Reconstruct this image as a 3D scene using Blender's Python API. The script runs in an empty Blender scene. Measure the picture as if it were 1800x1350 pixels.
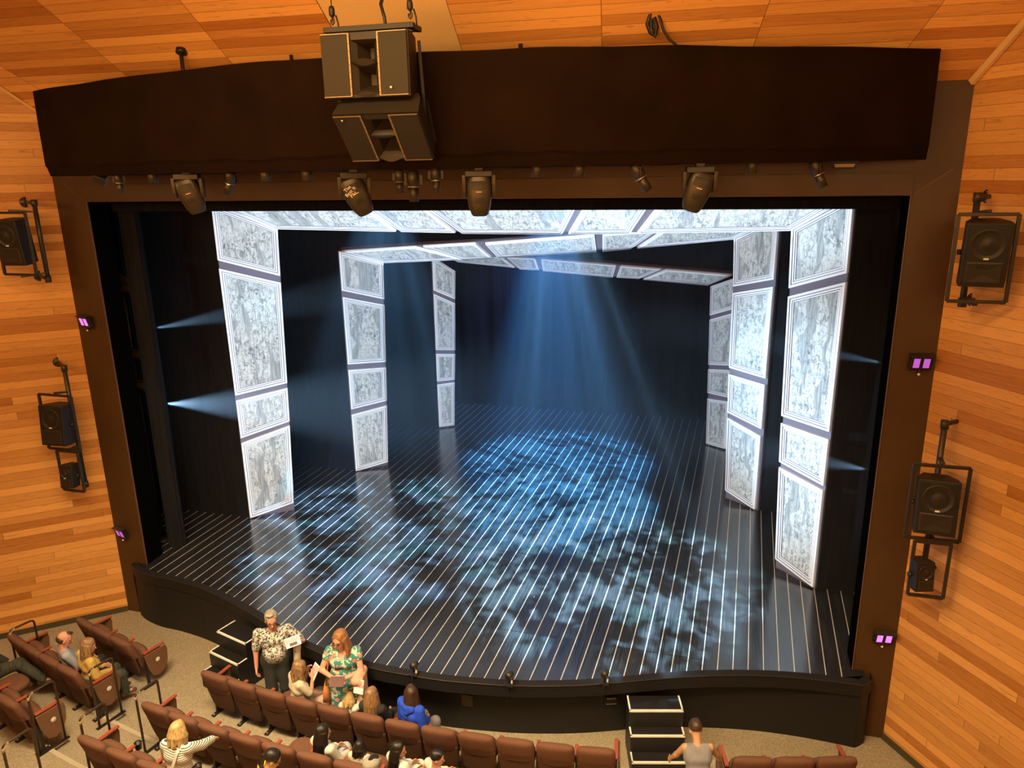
import bpy, bmesh, math, random
import numpy as np
from mathutils import Vector, Matrix, Euler, Quaternion
random.seed(7)
SC = bpy.context.scene
COL = SC.collection
PI = math.pi
def R_(d): return math.radians(d)

# ------------------------------------------------------------------ camera, world, exposure
cd = bpy.data.cameras.new('camera'); cam = bpy.data.objects.new('camera', cd); COL.objects.link(cam); SC.camera = cam
_right = Vector((0.9611, 0.2746, -0.0169)); _down = Vector((0.0587, -0.2650, -0.9624)); _fwd = Vector((-0.2692, 0.9243, -0.2715))
_right.normalize(); _fwd = (_fwd - _right*_fwd.dot(_right)).normalized(); _up = _right.cross(_fwd).normalized()
_m = Matrix.Identity(4)
for i in range(3):
    _m[i][0] = _right[i]; _m[i][1] = _up[i]; _m[i][2] = -_fwd[i]
_m.translation = Vector((4.045, -10.189, 6.930))
cam.matrix_world = _m
cd.sensor_width = 36.0; cd.lens = 26.353; cd.clip_start = 0.05; cd.clip_end = 200
W = bpy.data.worlds.new('world'); SC.world = W; W.use_nodes = True
W.node_tree.nodes['Background'].inputs[0].default_value = (1.0, 0.42, 0.13, 1); W.node_tree.nodes['Background'].inputs[1].default_value = 0.06
vs = SC.view_settings; vs.view_transform = 'Standard'; vs.look = 'None'; vs.exposure = 0.0; vs.gamma = 1.0; vs.use_curve_mapping = False
SC.cycles.use_denoising = True; SC.cycles.max_bounces = 6; SC.cycles.volume_bounces = 0; SC.cycles.sample_clamp_indirect = 4.0
HS = 1.08            # stage floor is z = 0, house floor is z = -HS

def area(name, loc, target, size, power, color, spread=None):
    l = bpy.data.lights.new(name, 'AREA'); l.shape = 'RECTANGLE'; l.size, l.size_y = size; l.energy = power; l.color = color
    if spread: l.spread = R_(spread)
    o = bpy.data.objects.new(name, l); COL.objects.link(o); o.location = loc
    o.rotation_euler = (Vector(target)-Vector(loc)).to_track_quat('-Z', 'Y').to_euler(); return o
def spot(name, loc, target, power, color, angle, blend=0.3, size=0.04):
    l = bpy.data.lights.new(name, 'SPOT'); l.energy = power; l.color = color; l.spot_size = R_(angle); l.spot_blend = blend; l.shadow_soft_size = size
    o = bpy.data.objects.new(name, l); COL.objects.link(o); o.location = loc
    o.rotation_euler = (Vector(target)-Vector(loc)).to_track_quat('-Z', 'Y').to_euler(); return o
# node helper
class NT:
    def __init__(s, tree): s.t = tree; s.n = tree.nodes; s.l = tree.links
    def N(s, typ, **kw):
        x = s.n.new(typ)
        for k, v in kw.items():
            if k[0] == 'i' and k[1:].isdigit():
                if isinstance(v, bpy.types.NodeSocket): s.l.new(v, x.inputs[int(k[1:])])
                else: x.inputs[int(k[1:])].default_value = v
            elif k[0] == '_':
                key = k[1:].replace('_', ' ')
                if isinstance(v, bpy.types.NodeSocket): s.l.new(v, x.inputs[key])
                else: x.inputs[key].default_value = v
            else: setattr(x, k, v)
        return x
    def M(s, op, a, b=0.0, c=None, clamp=False):
        x = s.N('ShaderNodeMath', operation=op, i0=a, i1=b); x.use_clamp = clamp
        if c is not None:
            if isinstance(c, bpy.types.NodeSocket): s.l.new(c, x.inputs[2])
            else: x.inputs[2].default_value = c
        return x.outputs[0]
    def ramp(s, fac, stops):
        x = s.N('ShaderNodeValToRGB', i0=fac); e = x.color_ramp.elements
        while len(e) < len(stops): e.new(0.5)
        for el, (p, c) in zip(e, stops): el.position = p; el.color = (c[0], c[1], c[2], 1)
        return x.outputs[0]
    def mix(s, fac, a, b, mode='MIX'):
        x = s.N('ShaderNodeMix', data_type='RGBA', blend_type=mode)
        for idx, v in ((0, fac), (6, a), (7, b)):
            if isinstance(v, bpy.types.NodeSocket): s.l.new(v, x.inputs[idx])
            else: x.inputs[idx].default_value = (v[0], v[1], v[2], 1) if isinstance(v, (tuple, list)) else v
        return x.outputs[2]

def quad_spot(name, loc, pts, power, color):
    """profile spotlight whose four shutters are cut to the given four points"""
    c = sum((Vector(p) for p in pts), Vector())/len(pts)
    o = spot(name, loc, c, power, color, 60, 0.0, 0.03)
    Mi = o.rotation_euler.to_matrix().transposed()
    q = []
    for p in pts:
        d = Mi @ (Vector(p)-Vector(loc)); q.append((d.x/d.z, d.y/d.z))
    o.data.spot_size = min(2.8, 2*max(math.atan(math.hypot(*a)) for a in q)+0.06)
    o.data.use_nodes = True; t = NT(o.data.node_tree)
    em = [n for n in t.n if n.type == 'EMISSION'][0]
    tc = t.N('ShaderNodeTexCoord'); sp = t.N('ShaderNodeSeparateXYZ', i0=tc.outputs['Normal'])
    X = t.M('DIVIDE', sp.outputs[0], sp.outputs[2]); Y = t.M('DIVIDE', sp.outputs[1], sp.outputs[2])
    cx = sum(a[0] for a in q)/4; cy = sum(a[1] for a in q)/4
    tot = None
    for i in range(4):
        a, b = q[i], q[(i+1) % 4]
        nx, ny = b[1]-a[1], a[0]-b[0]; L = math.hypot(nx, ny); nx /= L; ny /= L
        off = nx*a[0]+ny*a[1]
        if nx*cx+ny*cy < off: nx, ny, off = -nx, -ny, -off
        v = t.M('SUBTRACT', t.M('ADD', t.M('MULTIPLY', X, nx), t.M('MULTIPLY', Y, ny)), off)
        v = t.M('MULTIPLY', v, 400.0, clamp=True)
        tot = v if tot is None else t.M('MULTIPLY', tot, v)
    t.l.new(tot, em.inputs['Strength'])
    return o

def gobo_spot(name, loc, target, power, color, angle, scale, lo, hi, seed, stretch=1.0, edge=0.25, tint=None):
    o = spot(name, loc, target, power, color, angle, edge, 0.05)
    o.data.use_nodes = True; t = NT(o.data.node_tree)
    em = [n for n in t.n if n.type == 'EMISSION'][0]
    tc = t.N('ShaderNodeTexCoord'); sp = t.N('ShaderNodeSeparateXYZ', i0=tc.outputs['Normal'])
    X = t.M('DIVIDE', sp.outputs[0], sp.outputs[2]); Y = t.M('DIVIDE', sp.outputs[1], sp.outputs[2])
    cv = t.N('ShaderNodeCombineXYZ', i0=X, i1=t.M('MULTIPLY', Y, stretch), i2=float(seed))
    n1 = t.N('ShaderNodeTexNoise', _Vector=cv.outputs[0], _Scale=scale, _Detail=4.0, _Roughness=0.65, _Distortion=0.6)
    n2 = t.N('ShaderNodeTexNoise', _Vector=cv.outputs[0], _Scale=scale*0.3, _Detail=2.0)
    v = t.M('ADD', t.M('MULTIPLY', n1.outputs[0], 0.6), t.M('MULTIPLY', n2.outputs[0], 0.4))
    mr = t.N('ShaderNodeMapRange', i0=v, i1=lo, i2=hi, i3=0.006, i4=1.0, interpolation_type='SMOOTHSTEP')
    t.l.new(mr.outputs[0], em.inputs['Strength'])
    if tint:
        n3 = t.N('ShaderNodeTexNoise', _Vector=cv.outputs[0], _Scale=scale*0.5, _Detail=1.0)
        t.l.new(t.ramp(n3.outputs[0], [(0.42, tint), (0.56, (1, 1, 1))]), em.inputs['Color'])
    return o

# house lights plus an added ceiling fill (warm, above the audience, in front of the camera's position and behind it)
WARM = (1.0, 0.60, 0.25)
area('house_light_centre', (0.5, -6.0, 9.6), (0.3, -3.0, -1), (6, 1.6), 400, WARM)
area('house_light_left', (-6.5, -6.0, 7.4), (-6.0, -1.0, 0.0), (2.5, 1.6), 150, WARM)
area('house_light_right', (7.0, -7.0, 7.4), (7.4, -1.0, 0.0), (2.5, 1.6), 130, WARM)
area('house_light_rear', (0.0, -12.5, 5.5), (0.0, 0.0, 6.5), (10, 1.2), 300, (1.0, 0.38, 0.09))
area('added_ceiling_fill', (0.8, -8.0, 7.2), (0.6, -0.6, 9.3), (9, 0.5), 75, (1.0, 0.50, 0.16), 75)  # unseen uplight, added only to brighten the board ceiling
area('audience_downlight', (-1.5, -5.2, 6.0), (-2.0, -2.6, -1.0), (3.0, 1.0), 290, (1.0, 0.80, 0.50), 110)
area('audience_downlight', (3.5, -5.4, 6.0), (3.6, -2.4, -1.0), (2.0, 1.0), 150, (1.0, 0.78, 0.46), 100)

# stage lighting: projection beams on the scenery, leaf gobos on the deck, low side light in the haze
ICE = (0.76, 0.90, 1.0)
# hull points of the portal legs (outer bottom, inner bottom, inner top, outer top) and headers
LEG = {
 'P1L': ((-5.367, 2.170), (0.773, 0.634), [[(-0.009, 6.483), (1.145, 5.972), (-0.014, 5.412), (1.108, 5.034)], [(-0.012, 5.256), (1.103, 4.902), (0.005, 2.711), (1.033, 2.846)], [(0.006, 2.603), (1.026, 2.740), (0.010, 1.799), (1.002, 2.020)], [(0.010, 1.691), (0.996, 1.931), (0.006, 0.014), (0.911, 0.189)]]),
 'P1R': ((5.785, 2.142), (-0.720, 0.694), [[(0.006, 6.548), (1.079, 5.999), (-0.012, 5.384), (1.035, 5.027)], [(-0.009, 5.249), (1.033, 4.892), (0.008, 2.842), (0.966, 2.849)], [(0.004, 2.713), (0.961, 2.721), (0.013, 1.903), (0.931, 2.020)], [(0.012, 1.824), (0.925, 1.925), (0.014, 0.031), (0.838, 0.188)]]),
 'P2L': ((-4.398, 5.064), (0.745, 0.667), [[(0.008, 5.303), (1.012, 5.002), (0.004, 4.417), (0.982, 4.130)], [(0.010, 4.271), (0.978, 4.002), (0.010, 2.688), (0.920, 2.636)], [(0.010, 2.551), (0.915, 2.504), (0.005, 1.589), (0.884, 1.675)], [(0.005, 1.451), (0.878, 1.554), (0.003, 0.012), (0.812, 0.103)]]),
 'P2R': ((4.931, 5.096), (-0.803, 0.596), [[(0.020, 6.041), (0.993, 5.617), (0.018, 4.863), (0.940, 4.625)], [(0.022, 4.722), (0.942, 4.496), (0.030, 2.883), (0.909, 2.935)], [(0.036, 2.750), (0.905, 2.798), (0.034, 1.812), (0.884, 1.966)], [(0.040, 1.658), (0.877, 1.852), (0.044, 0.012), (0.815, 0.201)]]),
 'P3L': ((-3.584, 8.547), (0.842, 0.539), [[(0.022, 4.835), (0.635, 4.397), (0.017, 3.921), (0.600, 3.639)], [(0.016, 3.827), (0.595, 3.526), (0.008, 2.276), (0.552, 2.226)], [(0.004, 2.164), (0.545, 2.113), (0.000, 1.378), (0.505, 1.385)], [(0.000, 1.281), (0.500, 1.306), (0.004, 0.038), (0.445, 0.050)]]),
 'P3R': ((4.273, 8.608), (-0.853, 0.522), [[(0.012, 4.422), (0.720, 4.134), (0.014, 3.662), (0.695, 3.410)], [(0.014, 3.564), (0.690, 3.304), (0.010, 2.237), (0.658, 2.148)], [(0.008, 2.121), (0.655, 2.031), (0.004, 1.407), (0.636, 1.408)], [(0.003, 1.302), (0.632, 1.256), (0.003, 0.043), (0.596, 0.034)]]),
}
HEAD = {
 1: ((-4.482, 2.896, 5.972), (1.0, -0.001, 0.003), (-0.002, -0.811, 0.585), [[(0.02, 0.02), (2.508, -0.065), (-0.72, 0.90), (2.21, 0.90)], [(2.616, -0.071), (3.674, -0.109), (2.205, 0.90), (3.29, 0.90)], [(3.801, -0.136), (5.660, -0.156), (3.33, 0.90), (6.14, 0.90)], [(5.770, -0.146), (6.857, -0.128), (6.29, 0.90), (7.31, 0.90)], [(6.982, -0.116), (9.441, -0.020), (7.49, 0.90), (10.15, 0.90)]]),
 2: ((-3.644, 5.738, 5.002), (0.997, -0.007, 0.079), (-0.045, -0.865, 0.499), [[(0.036, 0.02), (1.946, -0.104), (-0.66, 0.73), (1.106, 0.677)], [(1.957, -0.106), (2.630, -0.154), (1.316, 0.684), (2.502, 0.631)], [(2.766, -0.133), (4.963, -0.172), (2.711, 0.590), (5.068, 0.598)], [(5.091, -0.178), (5.684, -0.141), (5.231, 0.605), (6.30, 0.60)], [(5.833, -0.140), (7.764, -0.020), (6.46, 0.60), (8.40, 0.60)]]),
 3: ((-3.050, 8.890, 4.397), (0.999, 0.014, -0.039), (0.038, -0.693, 0.720), [[(0.206, 0.45), (1.732, 0.349), (-0.30, 0.86), (1.424, 0.76)], [(1.867, 0.295), (2.380, 0.307), (1.587, 0.745), (2.342, 0.765)], [(2.482, 0.284), (4.277, 0.174), (2.497, 0.757), (4.388, 0.664)], [(4.377, 0.184), (4.934, 0.185), (4.498, 0.650), (5.482, 0.607)], [(5.053, 0.161), (6.621, 0.073), (5.635, 0.595), (7.169, 0.524)]]),
}
def leg_pt(k, u, z, off=0.0):
    A, d, _ = LEG[k]; return Vector((A[0]+d[0]*u, A[1]+d[1]*u, z))
def head_pt(k, x, y):
    O, xa, ya, _ = HEAD[k]; return Vector(O)+Vector(xa)*x+Vector(ya)*y
LEGP = {'P1L': 4600, 'P1R': 3500, 'P2L': 8200, 'P2R': 6600, 'P3L': 10500, 'P3R': 8000}
for k, (A, d, P) in LEG.items():
    hull = [leg_pt(k, -0.02, 0.0), leg_pt(k, P[3][3][0]+0.02, 0.0), leg_pt(k, P[0][1][0]+0.02, P[0][1][1]+0.02), leg_pt(k, -0.02, P[0][0][1]+0.02)]
    quad_spot('projection_beam_leg', (0.4, -9.0, 4.6), hull, LEGP[k], ICE)
for k, pw in ((1, 11000), (2, 14000), (3, 8500)):
    P = HEAD[k][3]
    hull = [head_pt(k, P[0][0][0], P[0][0][1]), head_pt(k, P[4][1][0], P[4][1][1]-0.05), head_pt(k, P[4][3][0], P[4][3][1]), head_pt(k, P[0][2][0], P[0][2][1])]
    hull[0] = head_pt(k, P[0][0][0]-0.05, min(P[0][0][1], P[2][0][1]-0.02)); hull[1] = head_pt(k, P[4][1][0]+0.05, min(P[4][1][1], P[2][0][1]-0.02))
    quad_spot('projection_beam_header', (0.6, -8.6, 2.6), hull, pw, ICE)
gobo_spot('blue_gobo_light', (0.6, 4.4, 7.3), (0.75, 4.35, 0), 38000, (0.12, 0.50, 1.0), 35, 17, 0.43, 0.56, 1.3, 1.7, 0.5)
gobo_spot('blue_gobo_light', (0.1, 6.4, 7.3), (0.2, 6.75, 0), 34000, (0.07, 0.38, 1.0), 40, 17, 0.43, 0.58, 9.3, 1.9, 0.6)
gobo_spot('centre_gobo_light', (1.4, 1.3, 7.4), (2.25, 1.5, 0), 33000, (0.38, 0.68, 0.92), 42, 21, 0.465, 0.575, 3.7, 1.2, 0.45, (0.62, 0.85, 0.75))
gobo_spot('left_gobo_light', (-1.4, 1.3, 7.4), (-2.2, 2.15, 0), 29000, (0.26, 0.54, 0.92), 46, 17, 0.445, 0.60, 5.1, 1.3, 0.5, (0.55, 0.90, 0.75))
spot('backdrop_wash_light', (-0.8, 9.3, 6.9), (-1.3, 10.9, 0.6), 1500, (0.13, 0.28, 1.0), 80, 1.0, 0.3)
for nm, loc, tgt, an, pw in (('side_beam_light', (-5.93, 0.90, 4.31), (2.0, 2.3, 5.75), 14, 7000), ('side_beam_light', (-5.90, 0.90, 2.88), (2.0, 2.9, 2.75), 30, 10500),
                             ('side_beam_light', (6.20, 1.15, 4.25), (0.0, 2.2, 4.9), 18, 3000), ('side_beam_light', (6.18, 1.15, 2.62), (0.0, 2.2, 2.9), 26, 3600)):
    spot(nm, loc, tgt, pw, (0.50, 0.78, 1.0), an, 0.8, 0.02)

# ------------------------------------------------------------------ materials
MT = {}
def mat(name, color=(0.5, 0.5, 0.5), rough=0.6, metal=0.0, emit=None, es=1.0, spec=0.5, coat=0.0, noise=None, bump=None):
    m = bpy.data.materials.new(name); m.use_nodes = True; t = NT(m.node_tree); b = t.n['Principled BSDF']
    b.inputs['Base Color'].default_value = (*color, 1); b.inputs['Roughness'].default_value = rough; b.inputs['Metallic'].default_value = metal
    b.inputs['Specular IOR Level'].default_value = spec; b.inputs['Coat Weight'].default_value = coat
    if emit: b.inputs['Emission Color'].default_value = (*emit, 1); b.inputs['Emission Strength'].default_value = es
    if noise:
        sc, amt = noise[0], noise[1]; st = noise[2] if len(noise) > 2 else (1, 1, 1)
        tc = t.N('ShaderNodeTexCoord'); mp = t.N('ShaderNodeMapping', _Vector=tc.outputs['Object'], _Scale=st)
        n = t.N('ShaderNodeTexNoise', _Vector=mp.outputs[0], _Scale=sc, _Detail=5.0, _Roughness=0.6)
        lo = tuple(c*(1-amt) for c in color); hi = tuple(min(1, c*(1+amt)) for c in color)
        t.l.new(t.ramp(n.outputs[0], [(0.3, lo), (0.7, hi)]), b.inputs['Base Color'])
        if bump:
            bp = t.N('ShaderNodeBump', _Height=n.outputs[0], _Strength=bump, _Distance=0.01); t.l.new(bp.outputs[0], b.inputs['Normal'])
    MT[name] = m; return m

def wood_mat(name, row, length, axis, light, dark, uv=False, joint=True):
    """boards of height `row`; object coords (axis = across-board axis) or UV"""
    m = bpy.data.materials.new(name); m.use_nodes = True; t = NT(m.node_tree); b = t.n['Principled BSDF']
    tc = t.N('ShaderNodeTexCoord')
    sp = t.N('ShaderNodeSeparateXYZ', i0=tc.outputs['UV'])
    U, V = sp.outputs[0], sp.outputs[1]
    r = t.M('FLOOR', t.M('DIVIDE', V, row)); fr = t.M('FRACT', t.M('DIVIDE', V, row))
    wn = t.N('ShaderNodeTexWhiteNoise', noise_dimensions='1D', i1=r)
    offs = t.M('MULTIPLY', wn.outputs[0], 0.0 if joint == 'aligned' else length)
    uu = t.M('DIVIDE', t.M('ADD', U, offs), length)
    c = t.M('FLOOR', uu); fu = t.M('FRACT', uu)
    cid = t.N('ShaderNodeCombineXYZ', i0=r, i1=c, i2=0.37)
    w2 = t.N('ShaderNodeTexWhiteNoise', noise_dimensions='3D', i0=cid.outputs[0])
    gv = t.N('ShaderNodeCombineXYZ', i0=t.M('ADD', t.M('MULTIPLY', U, 1.3), t.M('MULTIPLY', w2.outputs[0], 37.0)), i1=t.M('MULTIPLY', V, 16.0), i2=t.M('MULTIPLY', w2.outputs[0], 11.0))
    g = t.N('ShaderNodeTexNoise', _Vector=gv.outputs[0], _Scale=2.2, _Detail=6.0, _Roughness=0.6, _Distortion=1.6)
    g2 = t.N('ShaderNodeTexNoise', _Vector=gv.outputs[0], _Scale=0.7, _Detail=2.0, _Distortion=2.5)
    f = t.M('ADD', t.M('MULTIPLY', w2.outputs[0], 0.66), t.M('ADD', t.M('MULTIPLY', g.outputs[0], 0.28), t.M('MULTIPLY', g2.outputs[0], 0.22)))
    mid = tuple((a+c_)/2 for a, c_ in zip(light, dark))
    colr = t.ramp(f, [(0.22, dark), (0.5, mid), (0.85, light)])
    kn = t.N('ShaderNodeTexNoise', _Vector=gv.outputs[0], _Scale=1.1, _Detail=3.0, _Distortion=4.0)
    colr = t.mix(t.M('MULTIPLY', t.M('GREATER_THAN', kn.outputs[0], 0.64), 0.35), colr, tuple(x*0.45 for x in dark))
    gap = t.M('MAXIMUM', t.M('LESS_THAN', fr, 0.035/row*0.13), t.M('LESS_THAN', fu, 0.006/length))
    colr = t.mix(t.M('MULTIPLY', gap, 0.75), colr, tuple(x*0.25 for x in dark))
    t.l.new(colr, b.inputs['Base Color']); b.inputs['Roughness'].default_value = 0.42; b.inputs['Specular IOR Level'].default_value = 0.35
    MT[name] = m; return m

wood_mat('wall_wood', 0.135, 3.3, 'z', (0.90, 0.44, 0.125), (0.46, 0.155, 0.026))
wood_mat('ceiling_wood', 0.128, 1.0, 'v', (0.92, 0.44, 0.12), (0.46, 0.15, 0.028), joint='aligned')
mat('brown_paint', (0.080, 0.034, 0.006), 0.55, noise=(3, 0.08))
mat('black_paint', (0.008, 0.007, 0.0065), 0.6)
mat('void_black', (0.003, 0.003, 0.003), 1.0, spec=0.0)
mat('masking_cloth', (0.018, 0.018, 0.021), 0.95, spec=0.1, noise=(2, 0.3, (6, 6, 0.4)))
mat('box_cloth', (0.013, 0.0055, 0.0022), 0.95, spec=0.08, noise=(1.3, 0.3))
mat('black_metal', (0.035, 0.030, 0.025), 0.42, 0.5)
mat('dark_metal', (0.075, 0.058, 0.038), 0.42, 0.6)
mat('steel', (0.55, 0.50, 0.42), 0.3, 0.9)
mat('plaster', (0.80, 0.50, 0.20), 0.8)
mat('carpet', (0.36, 0.29, 0.185), 0.95, spec=0.1, noise=(55, 0.35), bump=0.5)
mat('nosing', (0.50, 0.42, 0.28), 0.7)
mat('purple_grey', (0.150, 0.130, 0.175), 0.8)
mat('moulding_white', (0.90, 0.91, 0.93), 0.6)
mat('moulding_groove', (0.22, 0.25, 0.33), 0.8)
mat('stage_edge', (0.018, 0.016, 0.016), 0.8, spec=0.2)
mat('grille', (0.026, 0.0165, 0.003), 0.7, noise=(160, 0.3))
mat('cabinet', (0.018, 0.011, 0.005), 0.55)
mat('horn', (0.024, 0.015, 0.006), 0.5)
mat('trim_brass', (0.42, 0.28, 0.15), 0.4, 0.6)
mat('logo', (0.85, 0.72, 0.50), 0.4)
mat('red_glow', (0.3, 0.05, 0.02), 0.4, emit=(1.0, 0.35, 0.15), es=0.7)
mat('magenta_led', (0.2, 0.05, 0.2), 0.4, emit=(0.86, 0.22, 0.95), es=1.25)
mat('magenta_led_dim', (0.2, 0.05, 0.2), 0.4, emit=(0.60, 0.13, 0.72), es=0.75)
mat('seat_fabric', (0.165, 0.075, 0.042), 0.85, spec=0.2, noise=(90, 0.22), bump=0.25)
mat('seat_shell', (0.085, 0.038, 0.019), 0.8, spec=0.2, noise=(110, 0.15))
mat('arm_wood', (0.36, 0.075, 0.035), 0.35)
mat('end_panel', (0.165, 0.078, 0.035), 0.6, noise=(12, 0.1))
mat('lamp_face', (0.85, 0.80, 0.70), 0.3, 0.3)
mat('step_black', (0.012, 0.010, 0.009), 0.5)
mat('tape_white', (0.88, 0.85, 0.76), 0.6)
mat('rail_metal', (0.075, 0.050, 0.032), 0.35, 0.5)
mat('rail_tip', (0.75, 0.58, 0.36), 0.35, 0.3)
mat('baseboard_dark', (0.075, 0.058, 0.025), 0.7)
mat('green_paint', (0.085, 0.080, 0.045), 0.6)
# ---- painted woodcut forest, mapped in metres through UV
def forest_mat():
    m = bpy.data.materials.new('forest_print'); m.use_nodes = True; t = NT(m.node_tree); b = t.n['Principled BSDF']
    tc = t.N('ShaderNodeTexCoord'); uv = tc.outputs['UV']
    wob = t.N('ShaderNodeTexNoise', _Vector=uv, _Scale=1.6, _Detail=2.0)
    wv = t.N('ShaderNodeVectorMath', operation='MULTIPLY_ADD', i0=wob.outputs[1], i1=(0.5, 0.35, 0.0), i2=uv)
    mp = t.N('ShaderNodeMapping', _Vector=wv.outputs[0], _Scale=(5.2, 0.55, 1.0))
    tr = t.N('ShaderNodeTexNoise', _Vector=mp.outputs[0], _Scale=1.0, _Detail=1.5, _Roughness=0.4)
    trunk = t.N('ShaderNodeMapRange', i0=tr.outputs[0], i1=0.545, i2=0.60, interpolation_type='SMOOTHSTEP').outputs[0]
    mp2 = t.N('ShaderNodeMapping', _Vector=uv, _Scale=(1.3, 0.8, 1.0))
    lf = t.N('ShaderNodeTexNoise', _Vector=mp2.outputs[0], _Scale=12.0, _Detail=7.0, _Roughness=0.74, _Distortion=1.0)
    leaf = t.N('ShaderNodeMapRange', i0=lf.outputs[0], i1=0.47, i2=0.62, interpolation_type='SMOOTHSTEP').outputs[0]
    mp3 = t.N('ShaderNodeMapping', _Vector=uv, _Scale=(34.0, 2.4, 1.0))
    st = t.N('ShaderNodeTexNoise', _Vector=mp3.outputs[0], _Scale=1.0, _Detail=3.0)
    stroke = t.N('ShaderNodeMapRange', i0=st.outputs[0], i1=0.44, i2=0.66).outputs[0]
    br = t.N('ShaderNodeTexVoronoi', feature='DISTANCE_TO_EDGE', _Vector=wv.outputs[0], _Scale=3.4)
    branch = t.N('ShaderNodeMapRange', i0=br.outputs[0], i1=0.035, i2=0.015).outputs[0]
    big = t.N('ShaderNodeTexNoise', _Vector=uv, _Scale=1.7, _Detail=2.0)
    shade = t.N('ShaderNodeMapRange', i0=big.outputs[0], i1=0.35, i2=0.65, i3=0.35, i4=1.0).outputs[0]
    f = t.M('MULTIPLY', t.M('ADD', t.M('MULTIPLY', leaf, 0.72), t.M('MULTIPLY', stroke, 0.30)), shade)
    f = t.M('MAXIMUM', f, t.M('MULTIPLY', trunk, t.M('ADD', 0.26, t.M('MULTIPLY', stroke, 0.34))))
    f = t.M('MAXIMUM', f, t.M('MULTIPLY', branch, 0.22), clamp=True)
    t.l.new(t.ramp(f, [(0.0, (0.66, 0.68, 0.67)), (0.35, (0.33, 0.35, 0.36)), (1.0, (0.085, 0.098, 0.115))]), b.inputs['Base Color'])
    b.inputs['Roughness'].default_value = 0.8; MT['forest_print'] = m
forest_mat()
# ---- glossy black deck with thin pale inlaid lines
def deck_mat():
    m = bpy.data.materials.new('stage_deck'); m.use_nodes = True; t = NT(m.node_tree); b = t.n['Principled BSDF']
    tc = t.N('ShaderNodeTexCoord'); sp = t.N('ShaderNodeSeparateXYZ', i0=tc.outputs['Object'])
    x = t.M('SUBTRACT', sp.outputs[0], t.M('MULTIPLY', sp.outputs[1], 0.02444))
    u = t.M('ADD', t.M('DIVIDE', t.M('SUBTRACT', x, 4.8737), 0.211), 0.5)
    d = t.M('ABSOLUTE', t.M('SUBTRACT', t.M('FRACT', u), 0.5))
    line = t.M('LESS_THAN', d, 0.029)
    bid = t.M('FLOOR', u)
    wn = t.N('ShaderNodeTexWhiteNoise', noise_dimensions='1D', i1=bid)
    mp = t.N('ShaderNodeMapping', _Vector=tc.outputs['Object'], _Scale=(42.0, 0.9, 1.0))
    n = t.N('ShaderNodeTexNoise', _Vector=mp.outputs[0], _Scale=1.0, _Detail=5.0, _Roughness=0.65)
    n2 = t.N('ShaderNodeTexNoise', _Vector=tc.outputs['Object'], _Scale=0.9, _Detail=3.0)
    deck = t.ramp(t.M('ADD', t.M('MULTIPLY', n.outputs[0], 0.75), t.M('MULTIPLY', n2.outputs[0], 0.25)), [(0.36, (0.008, 0.008, 0.009)), (0.66, (0.050, 0.048, 0.049))])
    # long joints of the deck sheets
    seam = t.M('LESS_THAN', t.M('ABSOLUTE', t.M('SUBTRACT', t.M('FRACT', t.M('DIVIDE', t.M('ADD', sp.outputs[1], 1.55), 2.44)), 0.5)), 0.003)
    deck = t.mix(seam, deck, (0.004, 0.004, 0.004))
    # scuffs, chalk dots and tape bits
    vo = t.N('ShaderNodeTexVoronoi', _Vector=tc.outputs['Object'], _Scale=1.6); vo.inputs['Randomness'].default_value = 1.0
    dot = t.M('LESS_THAN', vo.outputs['Distance'], 0.026)
    deck = t.mix(t.M('MULTIPLY', dot, 0.8), deck, (0.55, 0.58, 0.52))
    t.l.new(t.mix(line, deck, (0.78, 0.74, 0.66)), b.inputs['Base Color'])
    rg = t.N('ShaderNodeMapRange', i0=n.outputs[0], i1=0.3, i2=0.7, i3=0.15, i4=0.27)
    t.l.new(rg.outputs[0], b.inputs['Roughness']); b.inputs['Specular IOR Level'].default_value = 1.0; b.inputs['Coat Weight'].default_value = 0.25; b.inputs['Coat Roughness'].default_value = 0.22
    MT['stage_deck'] = m
deck_mat()

# ------------------------------------------------------------------ mesh helpers
def new_obj(name, me, parent=None):
    o = bpy.data.objects.new(name, me); COL.objects.link(o)
    if parent is not None: o.parent = parent
    return o
def thing(name, label, cat, loc=(0, 0, 0), rot=(0, 0, 0), group=None):
    o = bpy.data.objects.new(name, None); COL.objects.link(o); o.empty_display_size = 0.1
    o.location = loc; o.rotation_euler = rot
    o['label'] = label; o['category'] = cat
    if group: o['group'] = group
    return o
def tag(o, label, cat, group=None):
    o['label'] = label; o['category'] = cat
    if group: o['group'] = group
    return o
def struct(o): o['kind'] = 'structure'; return o

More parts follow.
